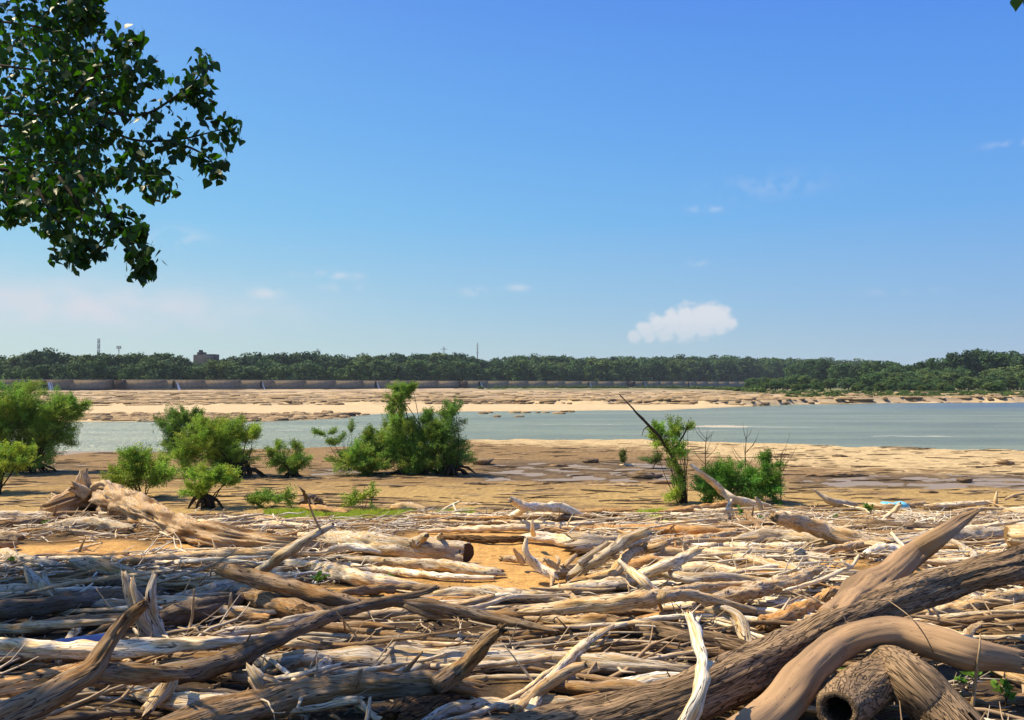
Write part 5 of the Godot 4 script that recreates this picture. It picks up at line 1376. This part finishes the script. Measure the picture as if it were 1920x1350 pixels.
			var ba := Basis(Vector3.UP, yaw) * Basis(Vector3.BACK, g.randfn() * 0.10) * Basis(Vector3.RIGHT, g.randf() * TAU if kind < 3 else g.randfn() * 0.5)
			var tone: Color = LOOK[tones[g.randi() % tones.size()]][0]
			if near: tone = tone.lerp(LOOK.brown[0], 0.35 + 0.55 * g.randf())
			mm.set_instance_transform(k, Transform3D(ba.scaled_local(Vector3(l, th, th)), Vector3(x, land(x, d) + 0.012 + g.randf() * g.randf() * (0.16 if kind < 3 or kind > 4 else 0.05), -d)))
			mm.set_instance_color(k, tone * (g.randf_range(0.6, 1.05) if kind < 3 or kind > 4 else g.randf_range(0.35, 0.85)))
		var o := MultiMeshInstance3D.new()
		o.name = numbered("driftwood_litter" if kind < 3 or kind > 4 else "wood_chip_litter"); o.multimesh = mm; o.material_override = M.plain
		add_child(o)
		tag(o, "", "", "", "stuff")


func build_mud_bits():
	# flat dark bark, twigs and slivers stranded on the mud
	var g := RandomNumberGenerator.new(); g.seed = 31
	var b := Buf.new()
	tube(b, [Vector3(-0.5, 0, 0), Vector3(-0.1, 0.01, 0.03), Vector3(0.5, 0, -0.02)], [0.02, 0.035, 0.012], {"sides": 5, "seg": 0.3, "col": Color.WHITE, "rough": 0.3})
	var mm := MultiMesh.new()
	mm.transform_format = MultiMesh.TRANSFORM_3D; mm.use_colors = true; mm.mesh = b.mesh(); mm.instance_count = 1500
	for k in 1500:
		var d := 19.0 + 24.0 * pow(g.randf(), 1.4)
		var x := g.randf_range(-0.68, 0.68) * d
		for q in 12:
			if nr.get_noise_2d(x * 0.18, d * 0.5) > -0.05: break
			d = 19.0 + 24.0 * pow(g.randf(), 1.3); x = g.randf_range(-0.68, 0.68) * d
		var l := g.randf_range(0.15, 1.0) * (1.0 if g.randf() < 0.8 else 1.8)
		var yaw := g.randfn() * 0.3
		var dark := g.randf() < 0.72
		mm.set_instance_transform(k, Transform3D(Basis(Vector3.UP, yaw).scaled_local(Vector3(l, 0.35 + l * 0.2, 0.45 + l * 0.5)), Vector3(x, land(x, d) + 0.006, -d)))
		mm.set_instance_color(k, (Color(0.085, 0.06, 0.04) if dark else Color(0.42, 0.31, 0.19)) * g.randf_range(0.7, 1.2))
	var o := MultiMeshInstance3D.new()
	o.name = numbered("driftwood_litter"); o.multimesh = mm; o.material_override = M.plain
	add_child(o)
	tag(o, "", "", "", "stuff")
	# single pieces of wood out on the flat
	for q in [["flat brown slab in the wet mud between the two stones", 1048, 874, 38, 4, "brown"], ["pale flat board on wet mud, right of the flat brown slab", 1180, 872, 34, 3, "pale"], ["dark mound-like slab in the puddle before the flat board", 1210, 892, 56, 8, "dark"], ["long dark plank at the puddle's near edge", 1245, 905, 60, 4, "brown"], ["long brown pole on the mud left of the leaning willow", 1160, 910, 110, 3, "tan"], ["short dark log on the pale rock flat at right", 1885, 868, 30, 6, "brown"], ["brown snag on the mud at far right, before the blue plastic", 1742, 923, 34, 4, "dark"], ["dark log at the puddle by the leaning pole", 1575, 855, 28, 3, "dark"], ["brown slab of bark in the puddle right of the wide bush", 1570, 891, 110, 5, "brown"], ["thin pole by the small tufts, half in the puddle", 1222, 893, 50, 3, "tan"], ["small pale slab on the mud left of the far pale log", 880, 945, 50, 4, "tan"], ["flat dark board on the mud above the far pale log", 900, 907, 60, 3, "dark"]]:
		drift(q[0], q[5], [[q[1] - q[3] * 0.5, q[2], q[4] * 0.6], [q[1], q[2], q[4]], [q[1] + q[3] * 0.5, q[2] + 1, q[4] * 0.5]], {"called": "stranded_log", "cat": "log", "group": "", "rough": 0.3, "knots": 0, "up": -0.02})
	# the blue plastics
	var p := spot(1676, 950, 0.07)
	var k := -p.z / F
	var c := Buf.new()
	for j in 25:
		var u := j / 24.0
		var px := (u - 0.5) * 50 * k
		var sag := 0.01 * sin(u * 17.0)
		for q in [[-0.16, 0.0], [-0.17, 0.09], [-0.06, 0.125], [0.10, 0.12], [0.17, 0.07], [0.17, 0.0]]:
			c.point(Vector3(px * (1.0 - 0.1 * q[1]), q[1] * (1.0 - pow(absf(u * 2 - 1), 8.0)) + sag - (0.035 if j > 8 and j < 15 and q[1] > 0.1 else 0.0), -q[0]), Vector2(u, q[0]), Color.WHITE)
	for j in 24:
		for q in 5:
			var a := j * 6 + q
			c.quad(a, a + 6, a + 7, a + 1)
	tag(put("plastic_float", c.mesh(), M.light_blue_plastic, null, p), "light blue plastic float lying beyond the drift at right", "plastic float")
	p = spot(158, 1230, 0.03)
	k = -p.z / F
	c = Buf.new()
	var rad := 0.15
	for j in 21:     # a drum on its side, ribbed, with a flat end
		var u := j / 20.0
		for s in 33:
			var a := TAU * (s % 32) / 32
			var r := rad * (1.0 + (0.03 if j % 7 == 3 else 0.0)) * (0.93 if j == 0 or j == 20 else 1.0)
			c.point(Vector3((u - 0.5) * 0.44, cos(a) * r, sin(a) * r), Vector2(u, s / 32.0), Color.WHITE)
	for j in 20:
		for s in 32:
			var a := j * 33 + s
			c.quad(a, a + 1, a + 34, a + 33)
	for e in 2:
		var at: int = e * 20 * 33
		var mid := c.point(Vector3((e - 0.5) * 0.43, 0, 0), Vector2.ZERO, Color.WHITE)
		var ring := c.v.size()
		for s in 33: c.point(c.v[at + s], Vector2.ZERO, Color.WHITE)
		for s in 32:
			if e == 1: c.tri(mid, ring + s + 1, ring + s)
			else: c.tri(mid, ring + s, ring + s + 1)
	var drum := put("plastic_drum", c.mesh(), M.dark_blue_plastic, null, p)
	drum.rotation.y = 0.5
	tag(drum, "dark blue plastic drum half hidden behind the long pale log", "drum")


func build_small_plants():
	var g := RandomNumberGenerator.new(); g.seed = 90
	# the strip of bright moss and grass along the drift's far edge
	var gb := Buf.new()
	for k in 9:
		var a := g.randf() * TAU; var l := g.randf_range(0.6, 1.0)
		var f := Vector3(g.randf_range(-0.3, 0.3), 0, g.randf_range(-0.3, 0.3))
		var w := Vector3(sin(a), 0, -cos(a)) * 0.06
		var i0 := gb.point(f - w, Vector2.ZERO, Color.WHITE)
		gb.point(f + w, Vector2.ZERO, Color.WHITE)
		gb.point(f + Vector3(cos(a) * 0.35, l, sin(a) * 0.35), Vector2.ZERO, Color(1.2, 1.15, 1.0))
		gb.tri(i0, i0 + 1, i0 + 2)
	var mm := MultiMesh.new()
	mm.transform_format = MultiMesh.TRANSFORM_3D; mm.use_colors = true; mm.mesh = gb.mesh(false)
	var spots := []
	for k in 9000:
		var px: float = [lerpf(500, 775, g.randf()), lerpf(510, 770, g.randf()), lerpf(640, 770, g.randf()), lerpf(820, 890, g.randf()), lerpf(985, 1010, g.randf()), lerpf(1195, 1250, g.randf())][mini(5, int(pow(g.randf(), 2.0) * 6))]
		var d := lerpf(17.6, 20.4, g.randf())
		var x := (px - 960.0) / F * d
		if nz.get_noise_2d(x * 1.1, d * 1.6) < -0.15: continue
		spots.append(Vector3(x, land(x, d), -d))
	mm.instance_count = spots.size()
	for k in spots.size():
		var s := g.randf_range(0.05, 0.13)
		mm.set_instance_transform(k, Transform3D(Basis(Vector3.UP, g.randf() * TAU).scaled_local(Vector3(s * 1.6, s, s * 1.6)), spots[k]))
		mm.set_instance_color(k, Color(0.36, 0.46, 0.045) * g.randf_range(0.7, 1.2))
	var o := MultiMeshInstance3D.new()
	o.name = "grass"; o.multimesh = mm; o.material_override = M.willow_leaf
	add_child(o)
	tag(o, "", "", "", "stuff")
	# weeds sprouting between the logs: [pixel, height px, leaves, leaf size, label]
	for q in [[1497, 1262, 52, 22, 0.055, "bright green leafy sprig between the great trunk and the arch-bent log"], [1345, 1330, 30, 10, 0.045, "small green seedling in the chips under the great trunk"], [1812, 1300, 46, 26, 0.05, "patch of green leaves beside the reddish stem, bottom right"], [1885, 1330, 52, 18, 0.05, "broader-leaved weed at the bottom right corner"], [1790, 1325, 26, 14, 0.04, "pale low weed right of the hollow log"], [1862, 1275, 22, 10, 0.035, "small weed under the arch-bent log's tip"], [642, 1265, 16, 12, 0.03, "small green tuft on the brown log with the raised limb"], [30, 1066, 26, 14, 0.06, "little green plant by the weathered stump at the left edge"], [598, 1100, 24, 26, 0.07, "green weeds in the gap under the leaning pole"], [1105, 1225, 20, 12, 0.03, "green sprouts among chips, right of the raised limb, left one"], [1080, 1222, 12, 8, 0.03, "tiny sprout among chips, right of the raised limb"], [1398, 985, 34, 22, 0.09, "yellow-green weed among the far logs under the wedge"], [1635, 970, 28, 44, 0.09, "feathery green weed among far logs before the blue plastic"], [1432, 985, 18, 12, 0.07, "low green weed left of the tilted charred log"], [1560, 980, 16, 16, 0.07, "dark green weed right of the tilted charred log"], [672, 1340, 20, 12, 0.03, "green shoots on the bottom edge by the narrow splintered stick"], [1000, 1260, 16, 10, 0.03, "green sprig on chips behind the peeling tan log"], [368, 948, 30, 26, 0.09, "bright leafy shoot at the foot of the leaning-trunk willow"], [82, 995, 20, 14, 0.07, "sparse green weed by the mossy grey log"], [730, 1090, 12, 9, 0.05, "sprouts by the bleached slab of log"], [1590, 1275, 24, 9, 0.04, "sprig with a red berry-like bud in the shade of the arch-bent log"]]:
		var at := spot(q[0], q[1])
		var k := -at.z / F
		var h: float = q[2] * k
		var s := Buf.new(); var l := Buf.new()
		var n := maxi(2, int(q[3] / 6))
		for j in n:
			var a := g.randf() * TAU
			var tip := Vector3(cos(a) * h * 0.45, h * g.randf_range(0.65, 1.0), sin(a) * h * 0.45)
			tube(s, [Vector3(0, -0.02, 0), tip * Vector3(0.35, 0.55, 0.35), tip], [0.004, 0.003, 0.0015], {"sides": 4, "seg": 0.1, "col": Color(1.2, 1.5, 0.8)})
			for m in int(q[3] / n) + 1:
				var t := g.randf_range(0.35, 1.0)
				var p := (tip * Vector3(0.35, 0.55, 0.35)).lerp(tip, t)
				_leaf(l, p, Vector3(g.randfn(), 0.25 + g.randf() * 0.4, g.randfn()).normalized(), q[4] * g.randf_range(0.6, 1.2), 0.42, Color(0.10, 0.21, 0.03) * g.randf_range(0.8, 1.4), g)
		var t := thing("green_weed", at, q[5], "weed")
		put("stem", s.mesh(), M.stem, t)
		put("foliage", l.mesh(false), M.willow_leaf, t)
	# two reddish bare stems and a looping one in the bottom right
	for q in [["reddish upright stem standing before the bottom right weeds", [[1822, 1340, 4, 0.02], [1828, 1280, 3.5, 0.2], [1836, 1220, 2.5, 0.4], [1838, 1190, 1.5, 0.48]]], ["thin wiry stem arching in front of the arch-bent log", [[1765, 1290, 1.5, 0.1], [1748, 1220, 1.4, 0.4], [1715, 1165, 1.2, 0.6], [1665, 1125, 1.0, 0.7]]], ["bare red-brown stem looping over the hollow log", [[1745, 1290, 3, 0.15], [1715, 1250, 3, 0.35], [1694, 1228, 2.5, 0.42]]], ["pale upright reed at the left of the shaded grey logs", [[350, 1192, 3, 0.02], [360, 1160, 3, 0.15], [364, 1106, 2, 0.42]]], ["short pale peg standing in the shaded litter at left", [[428, 1150, 4, 0.05], [432, 1125, 3.5, 0.2], [433, 1112, 2, 0.26]]], ["upright straw-like stick in the chips, lower right", [[1396, 1340, 3, 0.03], [1400, 1310, 3, 0.14], [1403, 1280, 2, 0.25]]]]:
		drift(q[0], "tan", q[1], {"called": "dry_reed", "cat": "reed", "sides": 7})


func _leaf(b: Buf, at: Vector3, dir: Vector3, size: float, wide: float, col: Color, g: RandomNumberGenerator):
	var side := dir.cross(Vector3(g.randfn(), g.randfn() + 1.2, g.randfn())).normalized()
	var up := side.cross(dir)
	var i0 := b.point(at, Vector2.ZERO, col)
	var mid := b.point(at + dir * size * 0.5 - up * size * 0.04, Vector2.ZERO, col)
	var tip := b.point(at + dir * size, Vector2.ZERO, col)
	for s in [-1.0, 1.0]:
		var a := b.point(at + dir * size * 0.25 + side * s * size * wide * 0.9 + up * size * 0.06, Vector2.ZERO, col)
		var e := b.point(at + dir * size * 0.6 + side * s * size * wide * 0.75 + up * size * 0.05, Vector2.ZERO, col)
		if s > 0: b.tri(i0, a, mid); b.tri(a, e, mid); b.tri(e, tip, mid)
		else: b.tri(i0, mid, a); b.tri(a, mid, e); b.tri(e, mid, tip)


# ---------------------------------------------------------------- the cottonwood overhead
func heart(wide: float, fold: float) -> ArrayMesh:   # a cottonwood leaf: broad triangle with a drawn-out tip, hanging by its stalk
	var b := Buf.new()
	var half := [[0.0, 0.0], [0.20, -0.05], [0.42, 0.04], [0.50, 0.20], [0.44, 0.40], [0.30, 0.60], [0.14, 0.80], [0.0, 1.05]]
	for s in [-1.0, 1.0]:
		var base := b.v.size()
		for q in half: b.point(Vector3(q[0] * s * wide, -q[1], absf(q[0]) * fold + 0.10 * q[1] * q[1]), Vector2.ZERO, Color.WHITE)
		var c := b.point(Vector3(0, -0.35, 0.01), Vector2.ZERO, Color.WHITE)
		for k in half.size() - 1:
			if s > 0: b.tri(base + k, base + k + 1, c)
			else: b.tri(base + k + 1, base + k, c)
	var w := 0.018   # the stalk
	var i0 := b.point(Vector3(-w, 0.0, 0), Vector2.ZERO, Color(1.6, 1.2, 0.8))
	b.point(Vector3(w, 0.0, 0), Vector2.ZERO, Color(1.6, 1.2, 0.8)); b.point(Vector3(w, 0.55, -0.1), Vector2.ZERO, Color(1.6, 1.2, 0.8)); b.point(Vector3(-w, 0.55, -0.1), Vector2.ZERO, Color(1.6, 1.2, 0.8))
	b.quad(i0, i0 + 3, i0 + 2, i0 + 1)
	return b.mesh(false)

func build_cottonwood():
	var g := RandomNumberGenerator.new(); g.seed = 515
	var foot := Vector3(-9.5, 0, -5.0)
	foot.y = land(foot.x, 5.0)
	var tree := thing("cottonwood_tree", foot, "cottonwood whose dark leafy boughs hang into the top left corner", "tree")
	var wood := Buf.new()
	tube(wood, [Vector3(0, -0.3, 0), Vector3(0.1, 2, 0), Vector3(0.3, 5, -0.3), Vector3(0.2, 9, -0.5), Vector3(0.6, 13, -0.6)], [0.55, 0.42, 0.34, 0.22, 0.05], {"sides": 20, "seg": 0.2, "bark": 0.03, "col": Color(1, 1, 1)})
	put("trunk", wood.mesh(), M.stem, tree)
	var leaves := [heart(0.95, 0.25), heart(1.05, 0.1), heart(0.85, 0.4), heart(1.0, -0.15)]
	var tones := []
	for k in 3:
		var m: StandardMaterial3D = M.cottonwood_leaf.duplicate()
		m.albedo_color = ([Color(0.044, 0.078, 0.020), Color(0.070, 0.118, 0.024), Color(0.032, 0.058, 0.020)][k] as Color).linear_to_srgb()
		m.backlight = ([Color(0.6, 0.9, 0.12), Color(0.7, 1.0, 0.12), Color(0.4, 0.65, 0.10)][k] as Color)
		tones.append(m)
	var single := []   # places of leaves that show singly: [Transform3D, variant, tone]
	var mass := []     # the rest
	# boughs seen in the picture: [width px, leaf count, points as pixels with depth]
	var twigs := [
		[34, 62, [[190, 235, 5.2], [250, 262, 5.0], [330, 262, 4.9], [395, 248, 4.8], [432, 238, 4.8]]],
		[26, 40, [[300, 262, 4.9], [360, 278, 4.8], [395, 300, 4.8], [405, 325, 4.7]]],
		[30, 58, [[200, 210, 5.0], [270, 215, 4.9], [330, 180, 4.8], [370, 145, 4.8], [385, 105, 4.7]]],
		[20, 24, [[350, 160, 4.8], [375, 180, 4.8], [388, 210, 4.8]]],
		[34, 70, [[230, 260, 5.0], [262, 300, 4.9], [290, 335, 4.8], [310, 360, 4.7]]],
		[32, 60, [[140, 180, 5.1], [190, 120, 5.0], [225, 80, 5.0], [255, 65, 4.9]]],
		[30, 52, [[160, 150, 5.1], [220, 140, 5.0], [268, 130, 4.9], [290, 150, 4.9]]],
		[28, 44, [[150, 210, 5.0], [205, 185, 5.0], [250, 170, 4.9]]],
		[26, 46, [[150, 330, 4.9], [190, 380, 4.8], [230, 420, 4.8], [268, 470, 4.7], [275, 490, 4.7]]],
		[24, 40, [[200, 400, 4.8], [238, 440, 4.8], [260, 492, 4.7], [264, 516, 4.7]]],
		[22, 26, [[205, 400, 4.8], [245, 410, 4.8], [265, 430, 4.7]]],
		[40, 90, [[60, 330, 4.9], [90, 390, 4.8], [125, 440, 4.8], [145, 485, 4.7]]],
		[34, 64, [[110, 330, 5.0], [150, 390, 4.9], [172, 440, 4.8], [180, 470, 4.8]]],
		[30, 50, [[20, 320, 5.0], [10, 370, 4.9], [30, 405, 4.8]]],
		[60, 150, [[0, 40, 5.6], [70, 50, 5.5], [130, 60, 5.4], [170, 30, 5.3]]],
		[70, 190, [[-20, 120, 5.6], [60, 130, 5.4], [130, 140, 5.3], [190, 150, 5.2]]],
		[70, 190, [[-20, 210, 5.6], [50, 215, 5.4], [120, 220, 5.3], [180, 230, 5.2]]],
		[64, 180, [[-20, 290, 5.5], [40, 300, 5.3], [110, 305, 5.2], [170, 320, 5.1]]],
		[50, 110, [[-20, 370, 5.4], [40, 370, 5.2], [100, 380, 5.1], [150, 370, 5.0]]],
		[50, 120, [[-30, -30, 5.7], [50, -20, 5.5], [120, -10, 5.4], [180, -25, 5.3]]],
		[30, 46, [[130, 40, 5.3], [160, 15, 5.2], [172, -10, 5.2]]],
		[24, 24, [[185, 330, 5.0], [215, 335, 4.9], [232, 320, 4.9]]],
		[70, 220, [[-40, 70, 6.3], [40, 90, 6.2], [110, 110, 6.0], [150, 150, 6.0]]],
		[80, 240, [[-40, 230, 6.3], [30, 240, 6.2], [100, 260, 6.0], [150, 280, 6.0]]],
		[60, 160, [[-40, 340, 6.1], [20, 345, 6.0], [80, 350, 5.9], [130, 370, 5.8]]],
	]
	var bough := Buf.new()
	var n_twig := 0
	for t in twigs:
		var pts := []
		for q in t[2]: pts.append(deep(q[0], q[1], q[2]) - foot)
		var rad := []
		for k in pts.size(): rad.append(lerpf(0.010, 0.002, k / float(pts.size() - 1)))
		tube(bough, pts, rad, {"sides": 6, "seg": 0.1, "seed": n_twig, "col": Color(1, 1, 1)})
		if t[2][0][0] < 30: tube(bough, [pts[0] + Vector3(-2.2, -0.2, -0.3), pts[0] + Vector3(-1.0, 0.1, -0.1), pts[0]], [0.03, 0.02, 0.013], {"sides": 6, "seg": 0.3, "col": Color(1, 1, 1)})
		for k in int(t[1] * 2.1):
			var u := pow(g.randf(), 0.75) * (pts.size() - 1)
			var at: Vector3 = catmull(pts, mini(int(u), pts.size() - 2), u - mini(int(u), pts.size() - 2))
			var wide: float = t[0] * 5.0 / F * (0.55 if u > pts.size() - 1.35 else 1.0)
			var off := Vector3(g.randfn(), g.randfn() * 0.9 - 0.15, g.randfn()).limit_length(1.7) * wide * 0.62
			var s := g.randf_range(0.034, 0.066)
			var b := Basis(Vector3.UP, g.randf() * TAU) * Basis(Vector3.RIGHT, g.randfn() * 0.55) * Basis(Vector3.BACK, g.randfn() * 0.5)
			var entry := [Transform3D(b.scaled(Vector3.ONE * s), at + off), g.randi() % 4, g.randi() % 3]
			if n_twig < 14 and single.size() < 298 and k % 3 == 0: single.append(entry)
			else: mass.append(entry)
		n_twig += 1
	put("boughs", bough.mesh(), M.stem, tree)
	for e in single:
		var o := put("leaf", leaves[e[1]], tones[e[2]], tree)
		o.transform = e[0]
	# the high crown beside the picture, which shades the logs at lower left: same leaves on boughs out of the frame
	var high := Buf.new()
	for k in 46:
		var dd := g.randf_range(7.2, 11.4)
		var c := Vector3(g.randf_range(-11.6, -8.0), 4.1 + 0.465 * dd + g.randf_range(0.0, 1.8), -dd)
		var from := Vector3(-9.3, c.y - 1.2, -5.4)
		tube(high, [from - foot, from.lerp(c, 0.5) + Vector3(0, 0.3, 0) - foot, c - foot], [0.06, 0.035, 0.008], {"sides": 6, "seg": 0.4, "col": Color(1, 1, 1)})
		for j in 300:
			var off := Vector3(g.randfn(), g.randfn() * 0.55, g.randfn()).limit_length(1.6) * 0.62
			var p := c + off
			var px := 960.0 + F * p.x / maxf(-p.z, 0.1)
			if px > -60.0 and p.y < 3.3 + 0.47 * -p.z: continue
			mass.append([Transform3D((Basis(Vector3.UP, g.randf() * TAU) * Basis(Vector3.RIGHT, g.randfn() * 0.6)).scaled(Vector3.ONE * g.randf_range(0.07, 0.12)), p - foot), g.randi() % 4, g.randi() % 3])
	put("high_boughs", high.mesh(), M.stem, tree)
	for v in 4:
		for tn in 3:
			var those := mass.filter(func(e): return e[1] == v and e[2] == tn)
			var mm := MultiMesh.new()
			mm.transform_format = MultiMesh.TRANSFORM_3D; mm.mesh = leaves[v]; mm.instance_count = those.size()
			for k in those.size(): mm.set_instance_transform(k, those[k][0])
			var o := MultiMeshInstance3D.new()
			o.name = "foliage"; o.multimesh = mm; o.material_override = tones[tn]
			tree.add_child(o, true)
			tag(o, "", "", "", "stuff")
	# a few leaves of another bough at the top right corner
	var p0 := deep(1990, -60, 4.6)
	var right := thing("cottonwood_bough", Vector3(p0.x, p0.y, p0.z), "tip of another leafy bough at the very top right corner", "tree bough")
	var rb := Buf.new()
	tube(rb, [Vector3(0.9, 0.5, 0), Vector3.ZERO, deep(1915, 2, 4.5) - p0], [0.02, 0.012, 0.003], {"sides": 6, "seg": 0.1})
	put("twig", rb.mesh(), M.stem, right)
	for k in 16:
		var at := deep(1915 + g.randf_range(-10, 70), -14 + g.randf_range(-50, 14) , 4.5) - p0
		var o := put("leaf", leaves[k % 4], tones[k % 3], right)
		o.transform = Transform3D((Basis(Vector3.UP, g.randf() * TAU) * Basis(Vector3.BACK, g.randfn() * 0.5)).scaled(Vector3.ONE * 0.065), at)
